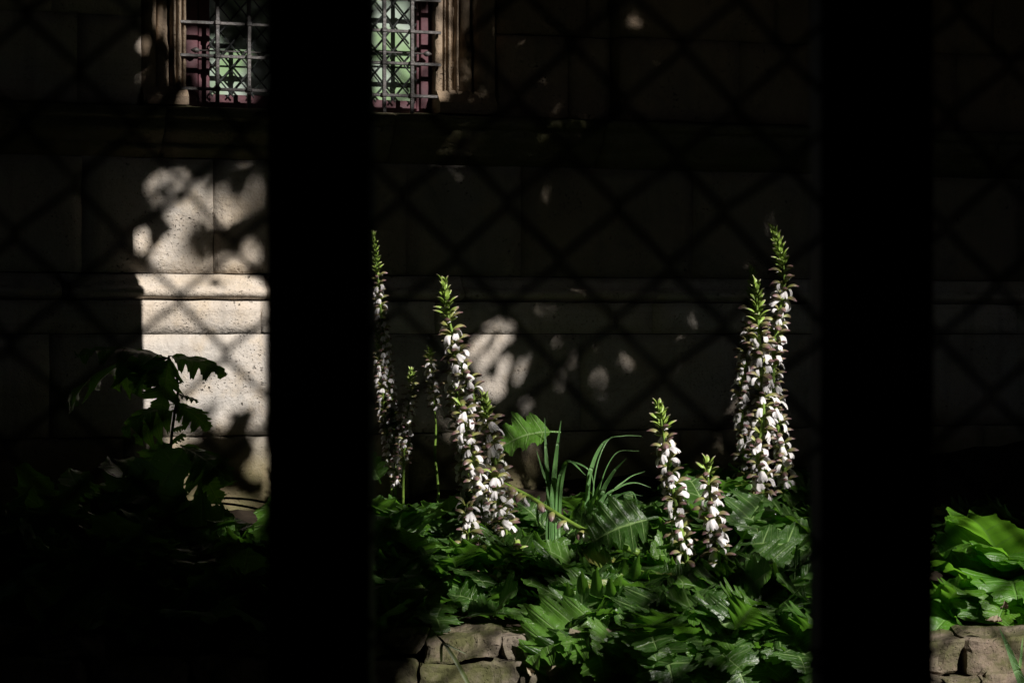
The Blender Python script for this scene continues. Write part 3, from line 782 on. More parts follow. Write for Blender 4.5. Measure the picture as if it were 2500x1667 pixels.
# added very small leaves that draw the finer edges of the light on the wall
zone = (dil(small[0], 9) > 0) & (small[0] < .5)
iy_, ix_ = np.nonzero(zone); rr_ = np.random.default_rng(5); pick = rr_.integers(0, len(iy_), 42000)
jx, jy = PX[iy_[pick], ix_[pick]] + rr_.uniform(-3, 3, 42000), PY[iy_[pick], ix_[pick]] + rr_.uniform(-3, 3, 42000)
dv = F3[None] + R3[None] * ((jx - 1250) / FPX)[:, None] + np.array([[0, 0, 1.0]]) * ((HOR - jy) / FPX)[:, None]
Wp = C3[None] + dv * (WY / dv[:, 1])[:, None]
tz = np.maximum(2.4, (3.4 - Wp[:, 2]) / S3[2]) + rr_.uniform(0, 2.2, len(Wp))
P5 = Wp + S3[None] * tz[:, None]
def tiny(P, smin, smax, r):
    n = len(P); nrm = S3[None] + .6 * r.normal(size=(n, 3)); nrm /= np.linalg.norm(nrm, axis=1)[:, None]
    a = np.cross(nrm, r.normal(size=(n, 3))); a /= np.linalg.norm(a, axis=1)[:, None]
    b = np.cross(nrm, a); s_ = r.uniform(smin, smax, n)[:, None]
    return np.stack([P - a * s_, P - a * s_ * .35 + b * s_ * .55, P + a * s_ * .35 + b * s_ * .5, P + a * s_ * 1.1, P + a * s_ * .35 - b * s_ * .5, P - a * s_ * .35 - b * s_ * .55], 1)
Q5 = tiny(P5, .012, .024, rr_)
bad5 = sunlit(P5)
for k in range(6): bad5 |= sunlit(Q5[:, k])
Q5, C5 = Q5[~bad5], P5[~bad5]
mw = np.where(((PX > 1000) & ~((PX < 1128) & (PY < 240)) & ~((PX > 1090) & (PX < 1290) & (PY > 750))) | ((PX < 700) & (PY > 330) & (PY < 655) & (NZ > .72)), small[0], 0); mg = zz; ms = zz; mf = zz; ma = zz
mw, mg = dil(mw, 3), dil(mg, 2)
def veil(n, seed):  # added high leaves that dim chosen sun patches
    r = np.random.default_rng(seed)
    P = np.stack([r.uniform(1.5, 9, n), r.uniform(-2.5, 4, n), r.uniform(6.2, 9.5, n)], 1)
    hit = sunlit(P); P = P[hit]; n = len(P)
    nrm = S3[None] + .5 * r.normal(size=(n, 3)); nrm /= np.linalg.norm(nrm, axis=1)[:, None]
    a = np.cross(nrm, r.normal(size=(n, 3))); a /= np.linalg.norm(a, axis=1)[:, None]
    b = np.cross(nrm, a); s_ = r.uniform(.025, .05, n)[:, None]
    V_ = np.stack([P - a * s_, P - a * s_ * .35 + b * s_ * .55, P + a * s_ * .35 + b * s_ * .5, P + a * s_ * 1.1, P + a * s_ * .35 - b * s_ * .5, P - a * s_ * .35 - b * s_ * .55], 1)
    return V_, P
Q4, C4 = veil(VEIL, 31)
mw = np.where((PX < 700) & (PY > 662), small[0], 0); mg = zz; ms, mf, ma = small[2], small[3], small[4]
ok4 = ~sunlit(C4); Q4, C4 = Q4[ok4], C4[ok4]
mw, mg, ms, mf, ma = small
print('shade_leaves', len(Q1), len(Q2), len(Q3), len(Q4))
Q = np.concatenate([Q1, Q2, Q3, Q4, Q5]); Cc = np.concatenate([C1, C2, C3_, C4, C5])
tr_x = np.array([Vector(t_.location).x for t_ in (treeC, treeA, treeB)]) + np.array([0, 1.2, 0])
own = np.argmin(np.abs(Cc[:, 0][:, None] - tr_x[None]), axis=1)
for k, T in enumerate((treeC, treeA, treeB)):
    q = Q[own == k] - np.array(T.location)[None, None]
    n = len(q); me = bpy.data.meshes.new('crown')
    me.vertices.add(n * 6); me.vertices.foreach_set('co', q.reshape(-1).astype(np.float32))
    me.loops.add(n * 6); me.loops.foreach_set('vertex_index', np.arange(n * 6, dtype=np.int32))
    me.polygons.add(n); me.polygons.foreach_set('loop_start', np.arange(0, n * 6, 6, dtype=np.int32))
    me.update(calc_edges=True); me.materials.append(M_SHADELEAF)
    obj('crown', me, T)  # added leaf mass with gaps aimed along the sun rays

# ================================================================== border of rough stones
border = thing('stone_border', 'low border of mossy rough stones along the flower bed', 'stone border', cw(0, 7.0, 0))
BL = Vector(border.location)
from mathutils import noise as mnoise
def rough_stone(x0, x1, d0, d1, z0, z1, seed, r=0.012):
    rr = random.Random(seed); n, nb, nc = 16, 6, 9; V = []; F = []; idx = {}
    o_ = Vector((seed * 3.1, seed * 1.7, seed * .9)); sk = [rr.uniform(-.014, .014) for _ in range(6)]
    def P(i, j, k):
        key = (i, j, k)
        if key in idx: return idx[key]
        cx, cy, cz = i / n * 2 - 1, j / nb * 2 - 1, k / nc * 2 - 1
        m = sorted((abs(cx), abs(cy), abs(cz)))
        e = 1 - 0.030 * (m[1] ** 14) - 0.02 * (m[0] ** 10)
        x = (x0 + x1) / 2 + (x1 - x0) / 2 * cx * e + sk[0] * cz; d = (d0 + d1) / 2 + (d1 - d0) / 2 * cy * e + sk[1] * cz + sk[2] * cx
        z = (z0 + z1) / 2 + (z1 - z0) / 2 * cz * e + sk[3] * cx * .8 + sk[4] * cy * .5
        p_ = Vector((x, d, z)); q = p_ * 9 + o_
        n1 = mnoise.noise_vector(q); n2 = mnoise.noise_vector(q * 3.3); n3 = mnoise.noise_vector(q * 8)
        p_ += n1 * .014 + n2 * .007 + n3 * .0035
        idx[key] = len(V); V.append(cw(p_.x, p_.y, p_.z) - BL); return idx[key]
    for a in range(n):
        for c in range(nc):
            F.append((P(a, 0, c), P(a + 1, 0, c), P(a + 1, 0, c + 1), P(a, 0, c + 1))); F.append((P(a, nb, c), P(a, nb, c + 1), P(a + 1, nb, c + 1), P(a + 1, nb, c)))
        for b in range(nb):
            F.append((P(a, b, nc), P(a + 1, b, nc), P(a + 1, b + 1, nc), P(a, b + 1, nc))); F.append((P(a, b, 0), P(a, b + 1, 0), P(a + 1, b + 1, 0), P(a + 1, b, 0)))
    for b in range(nb):
        for c in range(nc):
            F.append((P(0, b, c), P(0, b, c + 1), P(0, b + 1, c + 1), P(0, b + 1, c))); F.append((P(n, b, c), P(n, b + 1, c), P(n, b + 1, c + 1), P(n, b, c + 1)))
    obj('stone', mesh('stone', V, F, M_BORDER, smooth=False), border)
def xr(px, d): return (px - 1250) / FPX * d
def zr(py, d): return 1.5 + (HOR - py) / FPX * d
cols_top = [-420, -160, 90, 300, 560, 800, 1035, 1222, 1395, 1640, 1850, 2050, 2352, 2620, 2900]
for k in range(len(cols_top) - 1):
    a, b = cols_top[k], cols_top[k + 1]
    d0 = 7.06 - 0.07 * (a - 1200) / 1200 + random.uniform(-.03, .03)
    zt = zr(1543, 7.1) - 0.0 + random.uniform(-.015, .015)
    rough_stone(xr(a + 1, d0), xr(b - 1, d0), d0, d0 + (.46 if a > 2000 else .22), zr(1608 if a < 2000 else 1640, 7.05), zt, 100 + k)
cols_b = [-420, -90, 210, 470, 720, 1020, 1340, 1600, 1880, 2180, 2410, 2700, 2900]
for r_, (za, zb2) in enumerate(((1610, 1700), (1701, 1832), (1833, 2000))):
    for k in range(len(cols_b) - 1):
        o = r_ * 55
        a, b = cols_b[k] + o, cols_b[k + 1] + o
        d0 = 7.04 - 0.07 * (a - 1200) / 1200 + random.uniform(-.02, .02)
        if r_ == 0 and a > 2000: za = 1642
        rough_stone(xr(a + 1, d0), xr(b - 1, d0), d0, d0 + 0.34, zr(zb2, 7.05), zr(za, 7.05), 200 + 40 * r_ + k)

# ================================================================== leaves
def make_leaf(name, n=6, depth=0.55, wid=0.30, bend=0.9, fold=0.25, wav=0.05, pet=0.16, shear=0.55, teeth=0.10, seed=0, N=40, mat=None, tipw=0.8, curl=0.0, quilt=0.13):
    rr = random.Random(seed); V = []; uv = []; F = []
    us = [-1, -.75, -.5, -.25, -.06, .06, .25, .5, .75, 1]
    jl = [rr.uniform(.8, 1.15) for _ in range(n + 3)]; jr = [rr.uniform(.8, 1.15) for _ in range(n + 3)]
    y = z = 0.0; ang = 0.0; prev = 0.0
    for i in range(N + 1):
        tt = i / N
        ds = tt - prev; prev = tt
        ang -= bend * ds * (0.5 + 1.0 * tt)
        y += ds * math.cos(ang); z += ds * math.sin(ang)
        if tt < pet: env = 0.022; ph = 0.0; lob = 1; s_ = 0
        else:
            s_ = (tt - pet) / (1 - pet); ph = s_ * n
            env = wid * (math.sin(math.pi * min(1, 0.10 + 0.90 * s_ ** 0.85)) ** tipw) if s_ < 1 else 0
            if s_ >= .999: env = 0.0
        sn, cs = math.sin(ang), math.cos(ang)
        for u in us:
            j = jl if u < 0 else jr; au_ = abs(u)
            if tt >= pet:
                lb = (0.5 - 0.5 * math.cos(2 * math.pi * ph)) ** 0.55
                lob = 1 - depth * (1 - lb)
                lob *= j[int(ph)] if lb > .2 else 1
                lob += teeth * (abs(((ph * 4.0 + (0.3 if u < 0 else 0)) % 1.0) - .5) * 2 - .4) * (lb if au_ > .9 else 0)
                hw = max(0.022 * (1 - s_), env * lob)
            else: hw = env
            au = abs(u); x = u * hw
            fy = shear * au * hw * (1.0 - 0.3 * s_)
            up_ = fold * au * hw - curl * (au ** 2) * hw - (0.012 if au < .1 else 0)
            if tt >= pet: up_ += quilt * hw * au * (0.5 - 2 * abs((ph % 1.0) - 0.5)) + wav * au * au * math.sin(2 * math.pi * ph + (1.3 if u < 0 else 0)) + rr.uniform(-.006, .006) * au
            V.append((x, y + fy * cs - up_ * sn, z + fy * sn + up_ * cs)); uv.append((ph + 0.0, u))
    k = len(us)
    for i in range(N):
        for c in range(k - 1):
            a = i * k + c; F.append((a, a + 1, a + k + 1, a + k))
    return mesh(name, V, F, mat or M_ACAN, uv)
ACAN = [make_leaf('acanthus_leaf', n=3 + k % 3, depth=.36 + .06 * (k % 4), wid=.38 + .04 * (k % 3), bend=0.4 + .2 * k, fold=.05 + .07 * (k % 3), wav=.022 + .01 * (k % 3), teeth=.17 + .06 * (k % 2), shear=.34, seed=k, N=96, tipw=.7) for k in range(9)]
BROAD = [make_leaf('broad_leaf', n=4, depth=.26 + .05 * k, wid=.42, bend=1.2 + .35 * k, fold=.12, wav=.035, pet=.2, teeth=.12, seed=30 + k, mat=M_BROAD, tipw=.55, N=40) for k in range(4)]

def add_leaf(T, me, pos, d, n, s, roll=0.0, name='leaf'):
    return obj(name, me, T, frame(Vector(pos) - Vector(T.location), d, n, s, roll))
def rosette(label, px, d, count, smin, smax, meshes, emin=25, emax=78, face=0.6, group='acanthus plants in the bed', cat='plant', spread=0.16, name='acanthus_plant', zoff=0.0):
    p = atd(px, HOR, d); base = Vector((p.x, p.y, soil_z(d) + zoff))
    T = thing(name, label, cat, base, group)
    if name == 'acanthus_plant': count = int(count * 1.65)
    for k in range(count):
        # more leaves lean towards the open side of the bed
        a = random.uniform(-math.pi, math.pi)
        if random.random() < face: a = random.gauss(0, 1.0)
        dirh = (-FW) * math.cos(a) + RT * math.sin(a)
        e = math.radians(random.uniform(emin, emax))
        dd = dirh * math.cos(e) + UP * math.sin(e)
        nn = -dirh * math.sin(e) + UP * math.cos(e)
        sz = random.uniform(smin, smax) * (.72 if name == 'acanthus_plant' else .92)
        clear = False
        for q in (.45, .75, 1.0):
            pq = base + dirh * (sz * q * math.cos(e)) + UP * (sz * (q * math.sin(e) - .25 * q * q)); w_ = pq - CAM; dq = w_.dot(FW)
            qx, qy = 1250 + FPX * w_.dot(RT) / dq, HOR - FPX * w_.z / dq
            if (960 < qx < 1335 and qy > 1492) or (2240 < qx and qy > 1520) or (qx > 2230 and name == 'acanthus_plant' and qy > 1200 and d < 8) or (1610 < qx < 1790 and qy < 1210 and d < 7.9): clear = True
        if clear: continue
        off = Vector((random.uniform(-spread, spread), random.uniform(-spread, spread), random.uniform(-.02, .05)))
        add_leaf(T, random.choice(meshes), base + off, dd, nn, sz, random.gauss(0, .5))
    return T
R_ = rosette
R_('acanthus clump with leaves around the leaning flower spike beside the left post', 960, 7.75, 26, .22, .36, ACAN)
R_('acanthus clump directly below the tallest of the left flower spikes', 1120, 7.8, 26, .24, .38, ACAN, 10, 60)
R_('acanthus clump behind the two-course stones in the middle', 1180, 7.45, 22, .18, .28, ACAN, 5, 45)
R_('acanthus clump below the iris blades in the middle of the bed', 1420, 7.75, 26, .24, .36, ACAN, 8, 55)
R_('acanthus clump at the foot of the short central flower spike', 1610, 7.95, 26, .26, .40, ACAN, 15, 65)
R_('acanthus clump between the two short flower spikes and the tall pair', 1770, 8.1, 28, .26, .42, ACAN, 20, 75)
R_('acanthus clump beneath the tall pair of flower spikes', 1900, 8.05, 28, .28, .44, ACAN, 20, 75)
R_('acanthus clump partly hidden behind the right post', 2060, 7.9, 28, .28, .44, ACAN, 20, 70)
R_('acanthus leaves spilling over the stones right of the cracked block', 1440, 7.22, 26, .24, .36, ACAN, -25, 40, .8)
R_('acanthus leaves spilling over the border below the short central spike', 1590, 7.2, 30, .26, .40, ACAN, -30, 45, .85)
R_('acanthus leaves spilling over the border in the lower middle right', 1770, 7.2, 30, .26, .40, ACAN, -30, 45, .85)
R_('acanthus leaves spilling over the border beside the right post', 1950, 7.2, 30, .26, .40, ACAN, -30, 45, .85)
R_('acanthus clump in mid bed below the fallen stem', 1500, 7.5, 26, .24, .36, ACAN, 5, 50)
R_('acanthus clump in mid bed right of the short spikes', 1850, 7.55, 28, .26, .40, ACAN, 5, 55)
R_('acanthus clump in mid bed close to the right post', 2010, 7.5, 26, .26, .40, ACAN, 5, 55)
R_('acanthus clump rising close to the left post in half shade', 930, 8.05, 24, .26, .40, ACAN, 25, 80)
R_('acanthus clump behind the tall leaning spike', 1050, 8.2, 20, .24, .36, ACAN, 20, 75)
R_('acanthus clump behind the pale green tipped spike', 1240, 8.25, 18, .20, .32, ACAN, 15, 65)
R_('acanthus clump rising behind the tall pair of flower spikes', 1830, 8.5, 20, .28, .42, ACAN, 35, 80)
R_('acanthus clump rising beside the right post behind the tall pair', 1970, 8.4, 20, .28, .42, ACAN, 35, 80)
R_('small acanthus clump behind the iris blades', 1330, 8.45, 16, .16, .26, ACAN, 10, 60)
R_('small acanthus clump against the wall left of the short central spike', 1500, 8.5, 16, .16, .26, ACAN, 10, 60)
R_('small acanthus clump against the wall right of the short central spike', 1680, 8.5, 16, .20, .30, ACAN, 15, 70)
for px, d in ((-40, 7.6), (140, 7.9), (120, 7.4), (330, 7.5), (300, 8.0), (480, 7.6), (600, 7.9), (760, 7.6), (780, 8.1), (560, 7.3), (880, 7.35), (-150, 8.0)):
    R_('acanthus clump in deep shade left of the left post', px, d, 20, .30 if px < 420 else .24, .58 if px < 420 else .40, ACAN, 30 if px < 420 else 10, 82 if px < 420 else 70)
for px, d in ((2180, 8.2), (2350, 8.3), (2550, 8.1)):
    R_('acanthus clump in black shade right of the right post', px, d, 18, .22, .34, ACAN, 10, 60)
B_ = lambda lab, px, d, c, a, b, e0, e1: rosette(lab, px, d, c, a, b, BROAD, e0, e1, .6, 'bright broad-leaved plants by the right post', 'plant', .07, 'broad_leaved_plant')
B_('bright green broad-leaved plant on the border close to the right post', 2310, 7.42, 14, .15, .24, 10, 65)
B_('bright green broad-leaved plant sprawling over the stone at far right', 2400, 7.40, 15, .16, .25, 10, 70)
B_('tall bright green broad-leaved plant at the right edge', 2455, 7.50, 16, .24, .40, 40, 88)
B_('bright green broad-leaved plant cut by the right edge', 2560, 7.45, 14, .22, .36, 20, 80)

# ================================================================== flower spikes
def floret_meshes(seed):
    rr = random.Random(seed)
    # hood: an arched, pointed upper sepal
    spine = [(0, 0, .003), (.010, .009, .0075), (.020, .0145, .0105), (.030, .0165, .0115), (.040, .0145, .0095), (.047, .0100, .0055), (.052, .0060, .0008)]
    V = []; uv = []; F = []; K = 7
    for i, (y, z, w_) in enumerate(spine):
        for k in range(K):
            a = -1 + 2 * k / (K - 1)
            V.append((w_ * math.sin(a * 1.5) * 1.0 + rr.uniform(-.0006, .0006), y, z - w_ * (1 - math.cos(a * 1.5)) * 0.9 + rr.uniform(-.0005, .0005))); uv.append((i / (len(spine) - 1), a))
    for i in range(len(spine) - 1):
        for k in range(K - 1): a = i * K + k; F.append((a, a + K, a + K + 1, a + 1))
    # pale throat under the hood
    hood = (V, F, uv)
    # lip: a hanging three-lobed white petal, flared and notched
    V = []; uv = []; F = []; K = 13; n = 8
    d1, d2 = rr.uniform(.12, .30), rr.uniform(.12, .30); tw = rr.uniform(-.35, .35); fl = rr.uniform(.5, 1.2)
    for i in range(n + 1):
        s = i / n
        for k in range(K):
            a = -1 + 2 * k / (K - 1)
            notch = d1 * math.exp(-((a - .36) / .10) ** 2) + d2 * math.exp(-((a + .36) / .10) ** 2) + .22 * abs(a) ** 3
            q = s * (1 - notch * s * s)
            wid = 0.0035 + 0.0135 * (q ** .75) * (1.08 - .30 * q ** 4)
            # the lip leaves the throat outwards, then turns down
            th = -0.25 - 1.25 * q ** .8
            y = 0.016 + 0.034 * (q * math.cos(th) * .9 + .12 * q); z = 0.002 + 0.034 * q * math.sin(th) * .92
            bow = (0.0095 * a * a) * (1 - .5 * q) * fl
            x = wid * a * (1 - .12 * fl * abs(a)) + tw * .006 * q
            V.append((x + rr.uniform(-.0006, .0006), y - bow + .0016 * math.sin(a * 6 + seed * 2) * q + rr.uniform(-.0006, .0006), z - .003 * a * a * q)); uv.append((s, a))
    for i in range(n):
        for k in range(K - 1): a = i * K + k; F.append((a, a + 1, a + K + 1, a + K))
    lip = (V, F, uv)
    # spiny bract below
    V = []; F = []; m = 6
    for i in range(m + 1):
        s = i / m; wv = (.008 * math.sin(math.pi * min(1, .15 + .85 * s)) + (.0025 if i % 2 else 0)) if i < m else .0003
        y = .026 * s; z = -.003 - .010 * s + .012 * s * s
        V += [(-wv, y, z + wv * .5), (0, y, z), (wv, y, z + wv * .5)]
    for i in range(m):
        for k in range(2): a = i * 3 + k; F.append((a, a + 1, a + 4, a + 3))
    return hood, lip, (V, F)
HOODS = []; LIPS = []; BRACTS = []; BUDS = []
for s in range(7):
    hd, lp, br = floret_meshes(s)
    HOODS.append(mesh('floret', [(x * 1.1, y * 1.0, z * 1.06) for x, y, z in hd[0]], hd[1], M_HOOD, hd[2])); LIPS.append(mesh('petal', lp[0], lp[1], M_PETAL, lp[2])); BRACTS.append(mesh('bract', br[0], br[1], M_BRACT))
    BUDS.append(mesh('bud', [(x * .95, y * .92, z * .6) for x, y, z in hd[0]], hd[1], M_BUD, hd[2]))

def spike(label, path, depth, f0=0.0, f1=0.85, scale=1.0, budfrac=0.16, dens=0.0092, group='acanthus flower spikes', seed=0, r=0.0075, lean=0.0):
    # path: photo pixels from the tip down to the foot
    rr = random.Random(seed)
    if not isinstance(depth, (list, tuple)): depth = [depth] * len(path)
    P = [atd(x, y, d) for (x, y), d in zip(path, depth)]
    foot = P[-1]; d = (foot - CAM).dot(FW)
    if foot.z > soil_z(d): foot = Vector((foot.x, foot.y, soil_z(d) - .02)); P.append(foot)
    pts = smoothpath(P, 10)
    T = thing('acanthus_flower_spike', label, 'flower', foot, group)
    L = [0]
    for i in range(1, len(pts)): L.append(L[-1] + (pts[i] - pts[i - 1]).length)
    V, F = tube([p - foot for p in pts], [r * scale * (0.28 + 0.72 * min(1, L[i] / 0.35)) for i in range(len(pts))], 7)
    obj('stem', mesh('stem', V, F, M_STEM), T)
    total = L[-1]; s = total * f0 + .004; k = 0; end = total * f1
    vis = end - total * f0
    while s < end:
        i = 0
        while i < len(L) - 2 and L[i + 1] < s: i += 1
        q = (s - L[i]) / max(1e-6, L[i + 1] - L[i]); p = pts[i].lerp(pts[i + 1], q)
        tg = (pts[i] - pts[i + 1]).normalized()       # towards the tip
        frac = (s - total * f0) / vis
        a = k * math.pi / 2 + (k // 4) * 0.42 + rr.gauss(0, .22)
        side = tg.cross(FW).normalized(); fr_ = side.cross(tg).normalized()
        out = side * math.cos(a) + fr_ * math.sin(a)
        bud = frac < budfrac
        grow = min(1.0, 0.62 + frac / budfrac * 0.38) if bud else 1.0
        el = math.radians((66 - 44 * frac / budfrac + rr.gauss(0, 7)) if bud else rr.gauss(6, 13))
        dd = out * math.cos(el) + tg * math.sin(el); nn = tg * math.cos(el) - out * math.sin(el)
        sc_ = scale * grow * rr.uniform(.8, 1.12)
        M = frame(p - foot + out * r * scale * .7, dd, nn, sc_, rr.gauss(0, .12))
        m = rr.randrange(7)
        if bud:
            o = obj('bud', BUDS[m], T, M)
            obj('bract', BRACTS[m], o, Matrix.Translation((0, 0, -.001)))
        else:
            o = obj('floret', HOODS[m], T, M)
            if rr.random() < (.93 if frac < .93 else .5) and frac > budfrac * 1.25:
                obj('petal', LIPS[rr.randrange(7)], o, Matrix.Rotation(rr.gauss(.05, .2), 4, 'X') @ Matrix.Rotation(rr.gauss(0, .25), 4, 'Y') @ Matrix.Diagonal((rr.uniform(1.0, 1.4), 1.08, rr.uniform(.95, 1.3), 1)))
            elif frac <= budfrac * 1.25:
                obj('petal', LIPS[rr.randrange(7)], o, Matrix.Rotation(.75, 4, 'X') @ Matrix.Diagonal((.7, .8, .6, 1)))
            obj('bract', BRACTS[m], o)
        s += dens * scale * (0.66 if bud else 1.0) * rr.uniform(.85, 1.15); k += 1
    return T
spike('tall flower spike touching the left post, dim towards its foot', [(910, 568), (920, 650), (930, 760), (943, 880), (958, 1000), (965, 1150)], 8.5, 0, .84, .62, seed=1, dens=.011)
spike('small dim flower spike right of the spike touching the left post', [(1003, 900), (1002, 950), (995, 1020), (985, 1150)], 8.3, 0, .55, .62, seed=2)
spike('thin shaded flower spike left of the tall leaning spike', [(1048, 850), (1050, 900), (1058, 970), (1064, 1040), (1062, 1110), (1070, 1200)], 8.35, 0, .30, .60, seed=3)
spike('shaded flower spike low beside the left post', [(920, 800), (926, 880), (935, 960), (945, 1060), (955, 1150)], 8.5, 0, .7, .62, seed=4)
spike('tall leaning flower spike with green tip in the centre left', [(1082, 684), (1092, 760), (1108, 825), (1132, 905), (1152, 960), (1175, 1080), (1195, 1230)], 8.1, 0, .78, 1.0, seed=5)
spike('shaded flower spike rising behind the tall leaning spike', [(1105, 840), (1112, 920), (1120, 1010), (1135, 1120), (1150, 1260)], 8.2, 0, .8, .95, budfrac=.012, seed=6)
spike('flower spike with pale green tip right of the tall leaning spike', [(1181, 965), (1192, 1030), (1205, 1110), (1228, 1210), (1240, 1330)], 8.05, 0, .80, 1.0, seed=7)
spike('low shaded flower spike above the cracked border stone', [(1140, 1230), (1145, 1290), (1140, 1350), (1135, 1430)], 7.7, 0, .85, .95, budfrac=.012, seed=8)
spike('short tilted flower spike just above the leaves in the centre', [(1262, 1330), (1240, 1380), (1225, 1420), (1215, 1480)], 7.6, 0, .7, .9, budfrac=.12, seed=9)
spike('shaded flower spike in front of the foot of the tall leaning spike', [(1128, 985), (1140, 1060), (1158, 1140), (1176, 1220), (1190, 1330)], 7.98, 0, .9, .95, budfrac=.012, seed=21)
spike('shaded flower spike between the cracked stone and the pale green tipped spike', [(1205, 1150), (1215, 1220), (1235, 1290), (1245, 1360)], 7.85, 0, .9, .95, budfrac=.012, seed=22)
spike('short central flower spike with broad green tip', [(1608, 986), (1620, 1060), (1632, 1140), (1650, 1230), (1664, 1300), (1680, 1390)], 7.72, 0, .84, 1.0, seed=10)
spike('shortest flower spike, right of the short central one', [(1727, 1126), (1730, 1180), (1736, 1240), (1744, 1300), (1760, 1390)], 7.70, 0, .78, 1.0, seed=11, budfrac=.12)
spike('tallest flower spike with curved green tip, rightmost', [(1888, 558), (1902, 610), (1914, 660), (1912, 720), (1898, 790), (1888, 880), (1890, 980), (1903, 1060), (1915, 1130)], 8.2, 0, .82, .92, seed=12)
spike('dense flower spike left of the tallest one', [(1846, 690), (1848, 740), (1852, 800), (1858, 880), (1862, 960), (1862, 1040), (1850, 1110), (1862, 1200)], 7.95, 0, .88, 1.0, seed=13)
spike('dark flower spike half hidden behind the dense right spike', [(1835, 655), (1838, 720), (1830, 820), (1815, 920), (1812, 1010), (1818, 1110)], 8.4, 0, .9, .85, seed=14)

# ================================================================== iris blades and grasses
def blade_mesh(pts, w0, nrm, base):
    V = []; F = []; uv = []
    n = len(pts)
    for i, p in enumerate(pts):
        t_ = i / (n - 1); tg = (pts[min(i + 1, n - 1)] - pts[max(i - 1, 0)]).normalized()
        x = tg.cross(nrm); x.normalize(); w_ = w0 * (1 - t_ ** 2.2) * (0.75 + .25 * min(1, t_ * 5)) + .0004
        z = x.cross(tg)
        for u, hgt in ((-1, .22), (-.5, .05), (0, 0.0), (.5, .05), (1, .22)):
            V.append(p + x * (u * w_) + z * (hgt * w_) - base); uv.append((t_ * 3 + .2, u * .9 + .05))
    for i in range(n - 1):
        for k in range(4): a = i * 5 + k; F.append((a, a + 1, a + 6, a + 5))
    return V, F, uv
def blades(name, label, cat, rootpx, depth, specs, mat=M_BLADE, group=None, part='blade'):
    p = atd(rootpx[0], rootpx[1], depth); base = Vector((p.x, p.y, soil_z(depth) - 0.0))
    T = thing(name, label, cat, base, group)
    for path, w_, dd in specs:
        pts = [atd(x, y, depth + dd * (k / max(1, len(path) - 1))) for k, (x, y) in enumerate(path)]
        if pts[0].z > base.z + .02: pts = [Vector((pts[0].x, pts[0].y + .01, base.z))] + pts
        pts = smoothpath(pts, 8)
        V, F, uv = blade_mesh(pts, w_, (-FW + UP * .3 + RT * random.uniform(-.3, .5)).normalized(), base)
        obj(part, mesh(part, V, F, mat, uv), T)
    return T
blades('iris_clump', 'clump of upright light green sword leaves behind the fallen stem', 'plant', (1350, 1230), 8.0,
       [([(1340, 1215), (1334, 1120), (1330, 1020)], .009, .05), ([(1350, 1212), (1358, 1110), (1370, 1026)], .010, -.05),
        ([(1362, 1215), (1372, 1145), (1392, 1126), (1430, 1160)], .008, -.15), ([(1368, 1220), (1380, 1140), (1400, 1128), (1440, 1150), (1452, 1200)], .005, -.2),
        ([(1345, 1220), (1325, 1150), (1310, 1100)], .006, .1)])
blades('iris_clump', 'clump of leaning light green sword leaves left of the short central spike', 'plant', (1450, 1240), 8.0,
       [([(1434, 1200), (1448, 1130), (1470, 1085), (1492, 1068)], .0075, .0), ([(1466, 1225), (1492, 1160), (1530, 1117)], .010, -.1),
        ([(1437, 1262), (1455, 1205), (1472, 1165)], .009, -.1), ([(1450, 1180), (1480, 1080), (1520, 1064), (1566, 1064)], .0016, .1),
        ([(1470, 1230), (1510, 1190), (1550, 1178), (1590, 1190)], .0035, 0), ([(1475, 1235), (1520, 1205), (1570, 1210)], .003, -.1),
        ([(1480, 1230), (1530, 1170), (1575, 1150)], .003, .1), ([(1460, 1215), (1500, 1110), (1560, 1100)], .0015, 0), ([(1485, 1240), (1540, 1200), (1560, 1240)], .003, -.1)])
blades('grass_tuft', 'dark bare grass blade bending in front of the cracked border stone', 'grass', (1060, 1600), 6.85,
       [([(1160, 1700), (1120, 1625), (1085, 1570), (1060, 1545)], .006, .0), ([(1080, 1572), (1110, 1582), (1140, 1597)], .004, 0)], M_DSTEM)
blades('grass_tuft', 'single broad green blade leaning across the right border stone', 'grass', (2490, 1700), 6.8,
       [([(2530, 1760), (2492, 1660), (2465, 1590), (2440, 1532)], .012, .0), ([(2488, 1640), (2493, 1600), (2497, 1555)], .004, .1)])
blades('grass_tuft', 'thin curved grass stalks above the broad leaves by the right post', 'grass', (2340, 1440), 7.6,
       [([(2345, 1380), (2320, 1340), (2300, 1310), (2280, 1294)], .0035, 0), ([(2325, 1400), (2322, 1340), (2345, 1315), (2375, 1298)], .003, 0), ([(2350, 1370), (2370, 1352), (2400, 1350)], .003, 0),
        ([(2390, 1410), (2394, 1350), (2392, 1310)], .002, 0), ([(2318, 1395), (2300, 1370), (2288, 1345)], .003, 0)])

# fallen stem with a few hanging florets
P = [atd(1230, 1180, 7.95), atd(1300, 1217, 7.9), atd(1400, 1280, 7.75), atd(1470, 1315, 7.65), atd(1560, 1350, 7.6)]
fs = thing('fallen_flower_stem', 'thick fallen yellow-green stem lying across the leaves', 'stem', P[-1])
V, F = tube([p - P[-1] for p in smoothpath(P, 6)], [.006 + .004 * i / 24 for i in range(25)], 8)
obj('stem', mesh('stem', V, F, M_STEM), fs)
pp = smoothpath(P, 6)
for k, (i, up_) in enumerate(((1, -1), (3, 1), (5, -1), (7, -1), (9, -1), (11, -1), (14, -1), (4, 1))):
    q = pp[i]; out = (-FW * .6 + RT * random.uniform(-.6, .6) + UP * (-.5)).normalized()
    M = frame(q - P[-1], out, -RT * .4 + UP, 1.0)
    o = obj('floret', HOODS[k % 5], fs, M); obj('petal', LIPS[k % 5], o); obj('bract', BRACTS[k % 5], o)
